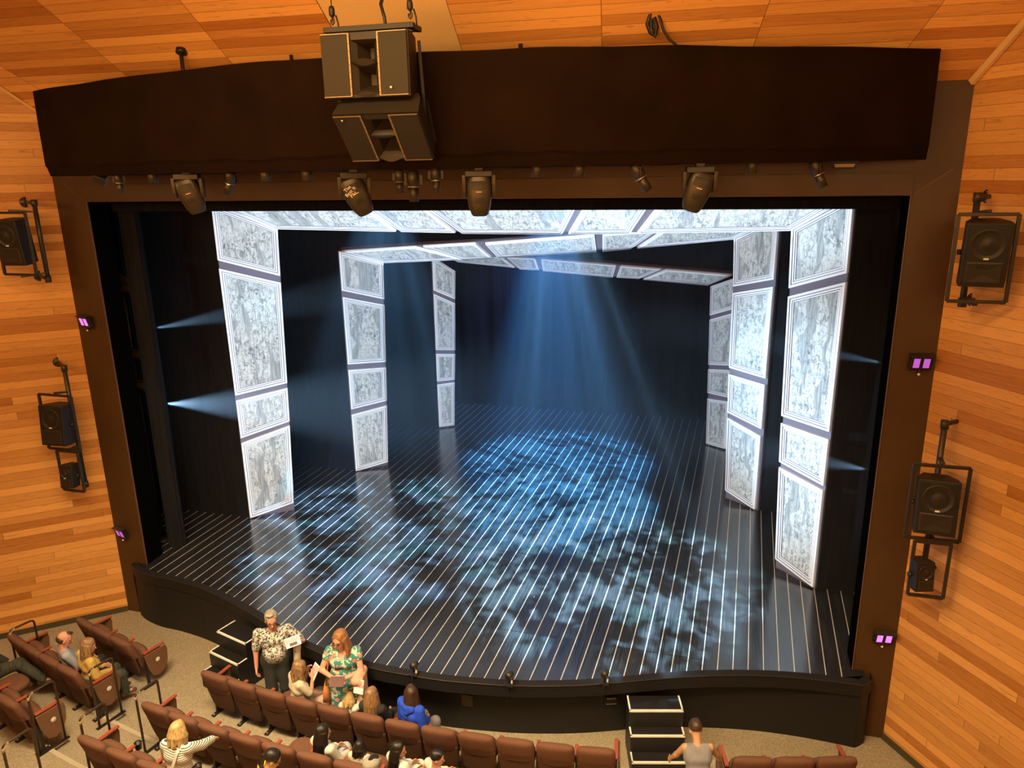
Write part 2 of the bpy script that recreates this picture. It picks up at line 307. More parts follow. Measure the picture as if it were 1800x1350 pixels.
class MB:
    def __init__(s, org=None): s.v = []; s.f = []; s.m = []; s.uv = {}; s.M = Matrix.Identity(4) if org is None else Matrix.Translation(-Vector(org)); s.sm = []
    def add(s, vs, fs, mi=0, smooth=False, M=None, uvs=None):
        k = len(s.v); T = s.M if M is None else s.M @ M
        s.v += [T @ Vector(p) for p in vs]
        for i, f in enumerate(fs):
            if uvs: s.uv[len(s.f)] = [uvs[j] for j in f]
            s.f.append([j+k for j in f]); s.m.append(mi); s.sm.append(smooth)
        return s
    def box(s, c, d, rot=None, mi=0):
        x, y, z = (a/2 for a in d)
        vs = [(i*x, j*y, k*z) for i in (-1, 1) for j in (-1, 1) for k in (-1, 1)]
        fs = [(0, 1, 3, 2), (4, 6, 7, 5), (0, 4, 5, 1), (2, 3, 7, 6), (0, 2, 6, 4), (1, 5, 7, 3)]
        M = Matrix.Translation(Vector(c))
        if rot is not None: M = M @ (rot.to_4x4() if isinstance(rot, Matrix) else Euler(rot).to_matrix().to_4x4())
        return s.add(vs, fs, mi, False, M)
    def bar(s, a, b, w, h=None, mi=0, up=(0, 0, 1)):
        a = Vector(a); b = Vector(b); h = h or w; d = (b-a); L = d.length; d.normalize()
        u = Vector(up); 
        if abs(u.dot(d)) > .98: u = Vector((0, 1, 0))
        x = d.cross(u).normalized(); z = x.cross(d)
        vs = [a+x*(i*w/2)+z*(k*h/2)+d*(j*L) for j in (0, 1) for i, k in ((-1, -1), (1, -1), (1, 1), (-1, 1))]
        return s.add(vs, [(0, 1, 2, 3), (7, 6, 5, 4), (0, 4, 5, 1), (1, 5, 6, 2), (2, 6, 7, 3), (3, 7, 4, 0)], mi)
    def tube(s, pts, r, n=10, mi=0, cap=True):
        pts = [Vector(p) for p in pts]; rs = r if isinstance(r, (list, tuple)) else [r]*len(pts)
        rings = []; prev = None
        for i, p in enumerate(pts):
            d = (pts[min(i+1, len(pts)-1)]-pts[max(i-1, 0)]).normalized()
            if prev is None:
                x = d.orthogonal().normalized()
            else: x = (prev - d*prev.dot(d)).normalized()
            prev = x; y = d.cross(x)
            rings.append([p+(x*math.cos(2*PI*k/n)+y*math.sin(2*PI*k/n))*rs[i] for k in range(n)])
        vs = [q for rg in rings for q in rg]; fs = []
        for i in range(len(pts)-1):
            for k in range(n):
                fs.append((i*n+k, i*n+(k+1) % n, (i+1)*n+(k+1) % n, (i+1)*n+k))
        if cap: fs += [tuple(range(n))[::-1], tuple(range((len(pts)-1)*n, len(pts)*n))]
        return s.add(vs, fs, mi, True)
    def cyl(s, a, b, r, n=16, mi=0, r2=None): return s.tube([a, b], [r, r if r2 is None else r2], n, mi)
    def lathe(s, prof, c=(0, 0, 0), axis='z', n=20, mi=0, M=None):
        vs = []; fs = []
        for r, h in prof:
            for k in range(n): vs.append((r*math.cos(2*PI*k/n), r*math.sin(2*PI*k/n), h))
        for i in range(len(prof)-1):
            for k in range(n): fs.append((i*n+k, i*n+(k+1) % n, (i+1)*n+(k+1) % n, (i+1)*n+k))
        T = Matrix.Translation(Vector(c)) @ (M.to_4x4() if M is not None else Matrix.Identity(4))
        if axis == 'y': T = T @ Matrix.Rotation(-PI/2, 4, 'X')
        if axis == 'x': T = T @ Matrix.Rotation(PI/2, 4, 'Y')
        return s.add(vs, fs, mi, True, T)
    def prism(s, poly, lo, hi, axis='z', mi=0, M=None):
        n = len(poly)
        def P(a, b, c): return {'z': (a, b, c), 'y': (a, c, b), 'x': (c, a, b)}[axis]
        vs = [P(a, b, lo) for a, b in poly]+[P(a, b, hi) for a, b in poly]
        fs = [tuple(range(n))[::-1], tuple(range(n, 2*n))]+[(i, (i+1) % n, n+(i+1) % n, n+i) for i in range(n)]
        return s.add(vs, fs, mi, False, M)
    def quad(s, a, b, c, d, mi=0, uv=None): return s.add([a, b, c, d], [(0, 1, 2, 3)], mi, False, None, uv)
    def loft(s, rings, mi=0, closed=True, cap=True, smooth=True):
        n = len(rings[0]); vs = [q for r in rings for q in r]; fs = []
        for i in range(len(rings)-1):
            for k in range(n if closed else n-1):
                fs.append((i*n+k, i*n+(k+1) % n, (i+1)*n+(k+1) % n, (i+1)*n+k))
        if cap: fs += [tuple(range(n))[::-1], tuple(range((len(rings)-1)*n, len(rings)*n))]
        return s.add(vs, fs, mi, smooth)
    def build(s, name, mats, parent=None, bevel=0, fix=True, seg=2):
        me = bpy.data.meshes.new(name); me.from_pydata([tuple(p) for p in s.v], [], s.f)
        for mm in (mats if isinstance(mats, (list, tuple)) else [mats]): me.materials.append(MT[mm])
        me.polygons.foreach_set('material_index', s.m); me.polygons.foreach_set('use_smooth', s.sm)
        if s.uv:
            ul = me.uv_layers.new(name='UVMap')
            for fi, us in s.uv.items():
                for li, uvc in zip(me.polygons[fi].loop_indices, us): ul.data[li].uv = uvc
        if fix:
            bm = bmesh.new(); bm.from_mesh(me); bmesh.ops.recalc_face_normals(bm, faces=bm.faces); bm.to_mesh(me); bm.free()
        me.update()
        o = new_obj(name, me, parent)
        if bevel:
            b = o.modifiers.new('bevel', 'BEVEL'); b.width = bevel; b.segments = seg; b.limit_method = 'ANGLE'; b.angle_limit = R_(50)
            b.harden_normals = False
        return o
def dup(root):
    """copy of a thing with its parts and their sub-parts"""
    r = root.copy(); COL.objects.link(r)
    for ch in root.children:
        c = ch.copy(); COL.objects.link(c); c.parent = r; c.matrix_parent_inverse = ch.matrix_parent_inverse
        for g in ch.children:
            d = g.copy(); COL.objects.link(d); d.parent = c; d.matrix_parent_inverse = g.matrix_parent_inverse
    return r

# ------------------------------------------------------------------ the hall
CY = 17.6                                   # rows and terraces are arcs about (0, 17.6)
def arc(R, x): return CY-math.sqrt(R*R-x*x)
def ang_pt(R, a, z=0): return (R*math.sin(a), CY-R*math.cos(a), z)
# carpeted floor: front area then low terraces
b = MB(); N = 60; a0, a1 = -0.62, 0.52
TR = [13.0, 20.78, 21.63, 22.55, 27.0]
fs = []
for ti in range(4):
    z = -HS+0.1*ti; zp = -HS+0.1*(ti-1)
    for i in range(N):
        t0 = a0+(a1-a0)*i/N; t1 = a0+(a1-a0)*(i+1)/N
        b.quad(ang_pt(TR[ti], t0, z), ang_pt(TR[ti], t1, z), ang_pt(TR[ti+1], t1, z), ang_pt(TR[ti+1], t0, z))
        if ti: b.quad(ang_pt(TR[ti], t0, zp), ang_pt(TR[ti], t1, zp), ang_pt(TR[ti], t1, z), ang_pt(TR[ti], t0, z))
struct(b.build('floor', 'carpet', fix=False))
b = MB()                                    # pale nosings on the aisle steps
for ti in (1, 2, 3):
    for (ra, rb) in ((-0.262, -0.168), (0.155, 0.205)):
        for i in range(8):
            t0 = ra+(rb-ra)*i/8; t1 = ra+(rb-ra)*(i+1)/8; z = -HS+0.1*ti+0.004; R0 = TR[ti]-0.008; R1 = TR[ti]+0.055
            b.quad(ang_pt(R0, t0, z), ang_pt(R0, t1, z), ang_pt(R1, t1, z), ang_pt(R1, t0, z))
            b.quad(ang_pt(R0, t0, z-0.05), ang_pt(R0, t1, z-0.05), ang_pt(R0, t1, z), ang_pt(R0, t0, z))
struct(b.build('trim_1', 'nosing', fix=False))
# splayed side walls of horizontal boards
def side_wall(name, base, far, ztop_near, ztop_far):
    b = MB(); L = math.hypot(far[0]-base[0], far[1]-base[1])
    b.add([(base[0], base[1], -HS), (far[0], far[1], -HS), (far[0], far[1], ztop_far), (base[0], base[1], ztop_near)], [(0, 1, 2, 3)], 0, False, None, [(0, 0), (L, 0), (L, ztop_far+HS), (0, ztop_near+HS)])
    dx, dy = (far[0]-base[0])/L, (far[1]-base[1])/L; nx, ny = (-dy, dx) if base[0] > 0 else (dy, -dx)   # outward
    return struct(b.build(name, 'wall_wood', fix=False)), (dx, dy, nx, ny)
LW0 = (-6.709, 0.0); LWd = Vector((-0.759, -0.651)); LWd.normalize()
LW1 = (LW0[0]+LWd.x*9, LW0[1]+LWd.y*9)
RW0 = (6.60, 0.0); RWd = Vector((0.581, -0.814)); RWd.normalize()
RW1 = (RW0[0]+RWd.x*9, RW0[1]+RWd.y*9)
side_wall('wall_left', LW0, LW1, 8.02, 15.6); side_wall('wall_right', RW0, RW1, 7.85, 16.6)
for nm, p0, d, sgn in (('baseboard_left', LW0, LWd, 1), ('baseboard_right', RW0, RWd, -1)):
    b = MB(); n = Vector((d.y, -d.x))*(-sgn)
    n = n if (n.x*(-p0[0])+n.y*0) > 0 else -n
    a = Vector((p0[0], p0[1]))+n*0.012; c = a+d*9
    b.bar((a.x, a.y, -HS+0.05), (c.x, c.y, -HS+0.05), 0.024, 0.10); struct(b.build(nm, 'baseboard_dark'))
# sloping board ceiling: fan of sheets from the proscenium wall up over the audience
def ceil_pt(x, y): return (x, y, 7.852-1.215*y-0.0090*(x-6.6))
J0 = [-7.3, -6.00, -4.32, -2.57, -0.86, 0.66, 2.36, 4.02, 5.61, 6.75]        # where the joints meet the wall (y=0)
J1 = [-14.0, -10.6, -7.1, -4.1, -1.75, 0.36, 2.72, 5.35, 7.95, 11.6]         # and at y=-3.2
b = MB()
for i in range(len(J0)-1):
    for j in range(5):
        if i == 4: continue
        ya, yb = -0.64*j, -0.64*(j+1); f0, f1 = j/5, (j+1)/5
        X = lambda k, f: J0[k]+(J1[k]-J0[k])*f
        b.add([ceil_pt(X(i, f0), ya), ceil_pt(X(i+1, f0), ya), ceil_pt(X(i+1, f1), yb), ceil_pt(X(i, f1), yb)], [(0, 1, 2, 3)], 0, False, None,
              [(i+0.001, -ya*1.573), (i+0.999, -ya*1.573), (i+0.999, -yb*1.573), (i+0.001, -yb*1.573)])
struct(b.build('ceiling', 'ceiling_wood', fix=False))
b = MB(); b.quad(ceil_pt(J0[4], 0), ceil_pt(J0[5], 0), ceil_pt(J1[5], -3.2), ceil_pt(J1[4], -3.2)); o = struct(b.build('trim_2', 'plaster', fix=False)); o.location.z = 0.02
b = MB()                                   # trim where ceiling meets the right wall
def wl(p0, d, s, z): return (p0[0]+d.x*s, p0[1]+d.y*s, z)
pp = [wl(RW0, RWd, s, 7.852-1.215*(RWd.y*s)-0.009*(RWd.x*s)) for s in (0.0, 3.0)]; b.bar(Vector(pp[0])+Vector((-.04, -.02, -.03)), Vector(pp[1])+Vector((-.04, -.02, -.03)), 0.05, 0.07)
pp = [wl(LW0, LWd, s, 7.97-1.215*(LWd.y*s)) for s in (0.0, 3.0)]; b.bar(Vector(pp[0])+Vector((.03, -.02, -.02)), Vector(pp[1])+Vector((.03, -.02, -.02)), 0.025, 0.04)
struct(b.build('trim_3', 'plaster'))
# brown proscenium frame
b = MB(); T = 6.585
b.box(((-6.709-6.096)/2, 0.20, (T-HS)/2+0.0), (0.613, 0.40, T+HS)); b.box(((6.60+6.096)/2, 0.20, (T-HS)/2), (0.504, 0.40, T+HS))
b.box((-0.05, 0.20, (T+8.1)/2), (13.31, 0.40, 8.1-T))
struct(b.build('wall_front', 'brown_paint', fix=True))
b = MB()                                   # thin mitre lines and edge beads of the frame
for sx in (-1, 1):
    b.bar((6.085*sx, -0.006, 0.0), (6.085*sx, -0.006, T), 0.012, 0.02); b.bar((6.09*sx, -0.004, T), (6.50*sx, -0.004, T+0.30), 0.006, 0.012)
b.bar((-6.09, -0.006, T+0.01), (6.09, -0.006, T+0.01), 0.012, 0.02); b.bar((1.2, -0.004, T), (1.2, -0.004, T+0.25), 0.005, 0.01)
struct(b.build('trim_4', 'end_panel'))
# brown lintel shelf just above the opening
b = MB(); b.box((0, -0.035, T+0.135), (12.16, 0.07, 0.25)); struct(b.build('trim_8', 'brown_paint'))

# ------------------------------------------------------------------ the stage
EDGE = [(-6.36, -0.10), (-6.12, -0.22), (-5.71, -0.33), (-5.24, -0.36), (-4.58, -0.47), (-3.82, -0.70), (-3.06, -1.00), (-2.29, -1.36), (-1.79, -1.53), (-1.38, -1.64), (-0.64, -1.73), (-0.01, -1.74), (0.50, -1.72), (1.07, -1.65), (1.47, -1.58), (1.93, -1.47), (2.39, -1.33), (2.84, -1.16), (3.37, -0.94), (3.76, -0.79), (4.14, -0.66), (4.53, -0.55), (4.92, -0.46), (5.30, -0.40), (5.68, -0.36), (6.05, -0.34), (6.19, -0.33), (6.32, -0.20)]
def smooth_curve(P, k=4):
    out = []
    for i in range(len(P)-1):
        p0 = P[max(i-1, 0)]; p1 = P[i]; p2 = P[i+1]; p3 = P[min(i+2, len(P)-1)]
        for j in range(k):
            t = j/k
            out.append(tuple(0.5*((2*p1[a])+(-p0[a]+p2[a])*t+(2*p0[a]-5*p1[a]+4*p2[a]-p3[a])*t*t+(-p0[a]+3*p1[a]-3*p2[a]+p3[a])*t**3) for a in (0, 1)))
    out.append(P[-1]); return out
E2 = smooth_curve(EDGE, 3)
def offs(P, d):
    out = []
    for i, p in enumerate(P):
        a = Vector(P[max(i-1, 0)]); c = Vector(P[min(i+1, len(P)-1)]); t = (c-a).normalized(); out.append((p[0]-t.y*d, p[1]+t.x*d))
    return out
INN = offs(E2, 0.12)
def lim(P, xm=6.04): return [p for p in P if abs(p[0]) < xm]
inn = lim(INN)
deck = inn+[(inn[-1][0], 0.0), (6.09, 0.0), (6.09, 0.41), (7.4, 0.41), (7.4, 11.1), (-7.6, 11.1), (-7.6, 0.41), (-6.09, 0.41), (-6.09, 0.0), (inn[0][0], 0.0)]
b = MB()
n = len(deck); b.add([(p[0], p[1], 0) for p in deck], [tuple(range(n))])
o = struct(b.build('floor', 'stage_deck', fix=False))
b = MB()                                   # dark nosing band, lip and stage front
for i in range(len(E2)-1):
    a, c, d, e = E2[i], E2[i+1], INN[i+1], INN[i]
    b.quad((a[0], a[1], 0.0), (c[0], c[1], 0.0), (d[0], d[1], 0.0), (e[0], e[1], 0.0), 0)
    b.quad((a[0], a[1], -0.012), (c[0], c[1], -0.012), (c[0], c[1], 0), (a[0], a[1], 0), 0)
b.quad((INN[-1][0], INN[-1][1], -.001), (INN[-1][0], 0.0, -.001), (inn[-1][0], 0.0, -.001), (inn[-1][0], inn[-1][1], -.001), 0)
b.quad((INN[0][0], INN[0][1], -.001), (INN[0][0], 0.0, -.001), (inn[0][0], 0.0, -.001), (inn[0][0], inn[0][1], -.001), 0)
struct(b.build('trim_5', 'stage_edge', fix=False))
b = MB()
def recess(x):                             # the lip overhangs the front wall in the middle
    return 0.30*max(0.0, min(1.0, (x+2.3)/1.2))*max(0.0, min(1.0, (6.2-x)/3.0))
for i in range(len(E2)-1):
    a, c = E2[i], E2[i+1]; ra, rc = recess(a[0]), recess(c[0])
    b.quad((a[0], a[1]+.004, -0.012), (c[0], c[1]+.004, -0.012), (c[0], c[1]+.004, -0.20), (a[0], a[1]+.004, -0.20))
    b.quad((a[0], a[1]+.004, -0.20), (c[0], c[1]+.004, -0.20), (c[0], c[1]+.03+rc, -0.20), (a[0], a[1]+.03+ra, -0.20))
    b.quad((a[0], a[1]+.03+ra, -0.20), (c[0], c[1]+.03+rc, -0.20), (c[0], c[1]+.03+rc, -HS), (a[0], a[1]+.03+ra, -HS))
b.quad((6.32, -0.2, 0), (6.32, 0, 0), (6.32, 0, -HS), (6.32, -0.17, -HS)); b.quad((-6.36, -0.1, 0), (-6.36, 0, 0), (-6.36, 0, -HS), (-6.36, -0.07, -HS))
struct(b.build('wall_front', 'black_paint', fix=False))
b = MB(); b.tube([(p[0], p[1]-0.004, -0.006) for p in E2], 0.006, 5); struct(b.build('trim_6', 'dark_metal'))
# masking: teaser, wing flats, black surrounds, backdrop
def flat(name, pts, mt='masking_cloth', th=0.05, label=None, cat=None, group=None, y=None):
    b = MB(); n = len(pts); c = Vector(pts[0])
    nr = (Vector(pts[1])-Vector(pts[0])).cross(Vector(pts[2])-Vector(pts[0])).normalized()*th
    if nr.y < 0: nr = -nr
    vs = [Vector(p)-c for p in pts]+[Vector(p)+nr-c for p in pts]
    b.add(vs, [tuple(range(n)), tuple(range(n, 2*n))[::-1]]+[(i, (i+1) % n, n+(i+1) % n, n+i) for i in range(n)])
    o = b.build(name, mt); o.location = c
    if label: tag(o, label, cat, group)
    return o
MG = 'black masking flats'
flat('masking_border', [(-6.09, 0.50, 6.405), (6.09, 0.50, 6.405), (6.09, 0.50, 8.098), (-6.09, 0.50, 8.098)], label='black cloth border hanging just behind the top of the brown proscenium', cat='curtain')
flat('masking_flat', [(-5.89, 0.76, 0), (-6.12, 0.64, 0), (-6.12, 0.64, 6.7), (-5.89, 0.76, 6.7)], label='narrow black return flat on the left standing nearest the proscenium', cat='stage flat', group=MG)
flat('masking_flat', [(-5.92, 0.80, 0), (-7.0, 2.05, 0), (-7.0, 2.05, 6.9), (-5.92, 0.80, 6.9)], label='black side flat running back at an angle in the left wing', cat='stage flat', group=MG)
flat('masking_flat', [(-7.5, 2.19, 0), (-5.36, 2.19, 0), (-5.36, 2.19, 6.9), (-7.5, 2.19, 6.9)], label='black flat filling the gap left of the nearest left picture tower', cat='stage flat', group=MG)
flat('masking_flat', [(5.80, 2.17, 0), (7.3, 2.17, 0), (7.3, 2.17, 6.9), (5.80, 2.17, 6.9)], label='black flat filling the gap right of the nearest right picture tower', cat='stage flat', group=MG)
flat('masking_flat', [(6.24, 1.05, 0), (6.34, 0.60, 0), (6.34, 0.60, 6.9), (6.24, 1.05, 6.9)], label='black return flat on the far right beside the brown proscenium', cat='stage flat', group=MG)
flat('masking_surround', [(-7.5, 5.12, 0), (-4.42, 5.12, 0), (-4.42, 5.12, 5.38), (4.98, 5.12, 6.12), (4.98, 5.12, 0), (7.3, 5.12, 0), (7.3, 5.12, 8.0), (-7.5, 5.12, 8.0)], label='black surround around the second pair of picture towers', cat='stage flat', group='black surrounds of the portals')
flat('masking_surround', [(-7.5, 8.62, 0), (-3.60, 8.62, 0), (-3.60, 8.62, 4.93), (4.31, 8.66, 4.52), (4.31, 8.66, 0), (7.3, 8.66, 0), (7.3, 8.62, 8.0), (-7.5, 8.62, 8.0)], label='black surround around the third and rearmost pair of picture towers', cat='stage flat', group='black surrounds of the portals')
b = MB()                                   # back curtain in soft folds
nx = 240; xs = [-7.4+14.7*i/nx for i in range(nx+1)]
ys = [0.055*math.sin(x*6.1+0.6*math.sin(x*1.7))+0.03*math.sin(x*13.0+1.0) for x in xs]
for i in range(nx):
    b.add([(xs[i], ys[i], 0), (xs[i+1], ys[i+1], 0), (xs[i+1], ys[i+1], 7.4), (xs[i], ys[i], 7.4)], [(0, 1, 2, 3)], 0, True)
o = tag(b.build('stage_curtain', 'masking_cloth', fix=False), 'black full width back curtain glowing faint blue at the rear of the stage', 'curtain'); o.location = (0, 10.95, 0.01)

# ------------------------------------------------------------------ picture portals
def inset(q, d):
    """inset a convex quad (2D) by d"""
    n = len(q); cx = sum(p[0] for p in q)/n; cy = sum(p[1] for p in q)/n; L = []
    for i in range(n):
        a, c = q[i], q[(i+1) % n]; nx_, ny_ = c[1]-a[1], a[0]-c[0]; l = math.hypot(nx_, ny_); nx_ /= l; ny_ /= l; o_ = nx_*a[0]+ny_*a[1]
        if nx_*cx+ny_*cy < o_: nx_, ny_, o_ = -nx_, -ny_, -o_
        L.append((nx_, ny_, o_+d))
    out = []
    for i in range(n):
        a = L[i-1]; c = L[i]; det = a[0]*c[1]-a[1]*c[0]; out.append(((a[2]*c[1]-a[1]*c[2])/det, (a[0]*c[2]-a[2]*c[0])/det))
    return out
seed = [0]
def framed(q, P3, parent, sc=1.0, prefix='framed_panel'):
    """q: quad in panel plane (order round); P3(u,v,h): point at height h above the backing"""
    prof = [(0.0, 0.0, 0), (0.0, 0.050, 0), (0.040, 0.054, 0), (0.043, 0.040, 1), (0.053, 0.040, 1), (0.056, 0.046, 0), (0.080, 0.044, 0), (0.083, 0.034, 1), (0.092, 0.034, 1), (0.095, 0.038, 0), (0.110, 0.034, 0), (0.112, 0.022, 1), (0.118, 0.020, 1)]
    b = MB(); rings = [[P3(u, v, h) for u, v in inset(q, d*sc)] for d, h, _ in prof]
    for i in range(len(prof)-1):
        mi = 1 if (prof[i][2] == 1 and prof[i+1][2] == 1) or (prof[i+1][2] == 1) else 0
        for k in range(4): b.add([rings[i][k], rings[i][(k+1) % 4], rings[i+1][(k+1) % 4], rings[i+1][k]], [(0, 1, 2, 3)], mi)
    fr = b.build(prefix, ['moulding_white', 'moulding_groove'], parent)
    b = MB(); seed[0] += 1; qi = inset(q, 0.118*sc); k = seed[0]*3.17
    b.add([P3(u, v, 0.020) for u, v in qi], [(0, 1, 2, 3)], 0, False, None, [(u+k, v+k*1.7) for u, v in qi])
    b.build('printed_canvas', 'forest_print', fr, fix=False)
SIDE = {'P1L': 'nearest left', 'P1R': 'nearest right', 'P2L': 'middle left', 'P2R': 'middle right', 'P3L': 'rearmost left', 'P3R': 'rearmost right'}
for k, (A, d, P) in LEG.items():
    nrm = Vector((d[1], -d[0], 0)); nrm = nrm if nrm.y < 0 else -nrm; nrm.normalize()
    root = thing('picture_tower', 'tall %s stage tower of four framed woodcut forest pictures' % SIDE[k], 'stage scenery', (A[0], A[1], 0), group='framed forest towers of the portals')
    D = Vector((d[0], d[1], 0))
    def P3(u, v, h, D=D, nrm=nrm): return D*u+Vector((0, 0, v))+nrm*h
    b = MB(); hull = [(0, 0), (P[3][3][0]+0.01, 0), (P[0][1][0]+0.01, P[0][1][1]+.02), (0, P[0][0][1]+.02)]
    fr_ = [P3(u, v, 0) for u, v in hull]; bk = [P3(u, v, -0.07) for u, v in hull]
    b.add(fr_+bk, [(0, 1, 2, 3), (7, 6, 5, 4)]+[(i, (i+1) % 4, 4+(i+1) % 4, 4+i) for i in range(4)]); b.build('backing', 'purple_grey', root)
    for q in P: framed([q[0], q[1], q[3], q[2]], P3, root, 1.0 if k[1] != '3' else 0.8)
for k, lab in ((1, 'nearest overhead row of five framed forest pictures across the stage'), (2, 'middle overhead row of five framed pictures rising to the right'), (3, 'rearmost overhead row of five framed pictures sloping down to the right')):
    O, xa, ya, P = HEAD[k]; xa = Vector(xa); ya = Vector(ya); nrm = xa.cross(ya); nrm = nrm if nrm.y < 0 else -nrm; nrm.normalize()
    root = thing('picture_header', lab, 'stage scenery', O, group='framed forest headers of the portals')
    def P3(u, v, h, xa=xa, ya=ya, nrm=nrm): return xa*u+ya*v+nrm*h
    hull = [(P[0][0][0]-.03, P[0][0][1]-.02)] + [(p[0], p[1]-.02) for q in P[1:4] for p in (q[0], q[1])] + [(P[4][1][0]+.03, P[4][1][1]-.02), (P[4][3][0]+.03, P[4][3][1]+.02)]+[(p[0], p[1]+.02) for q in P[3:0:-1] for p in (q[3], q[2])]+[(P[0][2][0]-.03, P[0][2][1]+.02)]
    b = MB(); n = len(hull); b.add([P3(u, v, 0) for u, v in hull]+[P3(u, v, -.07) for u, v in hull], [tuple(range(n)), tuple(range(n, 2*n))[::-1]]+[(i, (i+1) % n, n+(i+1) % n, n+i) for i in range(n)]); b.build('backing', 'purple_grey', root)
    for q in P: framed([q[0], q[1], q[3], q[2]], P3, root, {1: 0.9, 2: 0.75, 3: 0.62}[k])
# haze hanging in the stage house
b = MB(); b.box((0, 5.70, 3.45), (13.6, 10.4, 6.86)); hz = b.build('stage_haze', 'black_paint')
m = bpy.data.materials.new('haze'); m.use_nodes = True; t = NT(m.node_tree); t.n.remove(t.n['Principled BSDF'])
vsn = t.N('ShaderNodeVolumeScatter', _Color=(0.72, 0.82, 1, 1), _Density=0.0078, _Anisotropy=0.35); t.l.new(vsn.outputs[0], t.n['Material Output'].inputs['Volume'])
hz.data.materials.clear(); hz.data.materials.append(m); hz['kind'] = 'stuff'; tag(hz, 'thin bluish theatre haze filling the stage behind the proscenium', 'haze')

# black stage house around the set
b = MB(); b.quad((-7.6, 0.41, 0), (-7.6, 11.2, 0), (-7.6, 11.2, 8.1), (-7.6, 0.41, 8.1)); struct(b.build('wall_left', 'void_black', fix=False))
b = MB(); b.quad((7.45, 0.41, 0), (7.45, 11.2, 0), (7.45, 11.2, 8.1), (7.45, 0.41, 8.1)); struct(b.build('wall_right', 'void_black', fix=False))
b = MB(); b.quad((-7.6, 11.25, 0), (7.45, 11.25, 0), (7.45, 11.25, 8.1), (-7.6, 11.25, 8.1)); struct(b.build('wall_back', 'void_black', fix=False))
b = MB(); b.quad((-7.6, 0.41, 8.1), (7.45, 0.41, 8.1), (7.45, 11.25, 8.1), (-7.6, 11.25, 8.1)); struct(b.build('ceiling', 'void_black', fix=False))
b = MB()
for sx in (-1, 1): b.box((sx*6.085, 0.215, T/2), (0.03, 0.37, T))
b.box((0, 0.215, T-0.008), (12.2, 0.37, 0.02)); struct(b.build('trim_7', 'void_black'))

# ---------------- black cloth-covered lighting box in front of the proscenium
ARC = smooth_curve([(-5.56, -1.16), (-4.6, -1.52), (-3.66, -1.80), (-2.33, -2.16), (-1.18, -2.36), (-.28, -2.41), (.94, -2.33), (1.78, -2.20), (2.50, -2.05), (3.25, -1.80), (4.10, -1.42), (5.17, -.89), (6.12, -.43)], 4)
root = thing('lighting_bridge', 'long black cloth covered lighting box curving across above the stage opening', 'lighting bridge', (0, -1.5, 8.15))
b = MB((0, -1.5, 8.15)); BK = [(p[0], min(-0.08, -0.08)) for p in ARC]; rings = []
for i, (p, q) in enumerate(zip(ARC, BK)):
    w = 0.012*math.sin(i*1.9)+0.008*math.sin(i*0.7); F = Vector((p[0], p[1], 0)); K = Vector((q[0], q[1], 0)); dn = (K-F).normalized()
    zt = 8.15+0.006*math.sin(i*0.9)
    rings.append([F+Vector((0, 0, zt)), F-dn*0.01+Vector((0, 0, 7.7)), F-dn*0.012+Vector((0, 0, 7.14+w)), F+dn*0.015+Vector((0, 0, 7.10+w)), F+dn*0.05+Vector((0, 0, 6.99+w*0.4)), K-dn*0.05+Vector((0, 0, 6.99+w*0.4)), K+Vector((0, 0, 7.1)), K+Vector((0, 0, 8.12))])
b.loft(rings, smooth=False); b.build('cloth_cover', 'box_cloth', root)
b = MB((0, -1.5, 8.15)); b.cyl((-3.46, -0.60, 8.06), (-3.45, -0.60, 8.66), 0.028, 10); b.cyl((-3.45, -0.60, 8.60), (-3.45, -0.58, 8.66), 0.075, 12); b.build('hanging_pipe', 'black_metal', root)
b = MB((0, -1.5, 8.15)); b.cyl((-1.73, -.6, 8.06), (-1.73, -.6, 8.49), 0.025, 8); b.build('pipe_end', 'black_metal', root)
b = MB((0, -1.5, 8.15)); b.cyl((1.44, -.6, 8.06), (1.44, -.6, 8.44), 0.03, 8); b.build('pipe_end', 'black_metal', root)
b = MB((0, -1.5, 8.15)); b.tube([(3.04, -.55, 8.70), (3.07, -.60, 8.71), (3.11, -.62, 8.62), (3.16, -.62, 8.48), (3.23, -.61, 8.38), (3.33, -.60, 8.30), (3.42, -.6, 8.2), (3.45, -.6, 8.06)], 0.016, 8)
b.tube([(3.07, -.62, 8.70), (3.0, -.62, 8.66), (2.97, -.62, 8.56), (3.01, -.62, 8.47), (3.06, -.62, 8.42), (3.08, -.62, 8.52), (3.05, -.62, 8.62), (3.01, -.62, 8.60), (3.02, -.62, 8.50), (3.06, -.62, 8.44)], 0.024, 8)
b.build('cable_loop', 'black_metal', root)

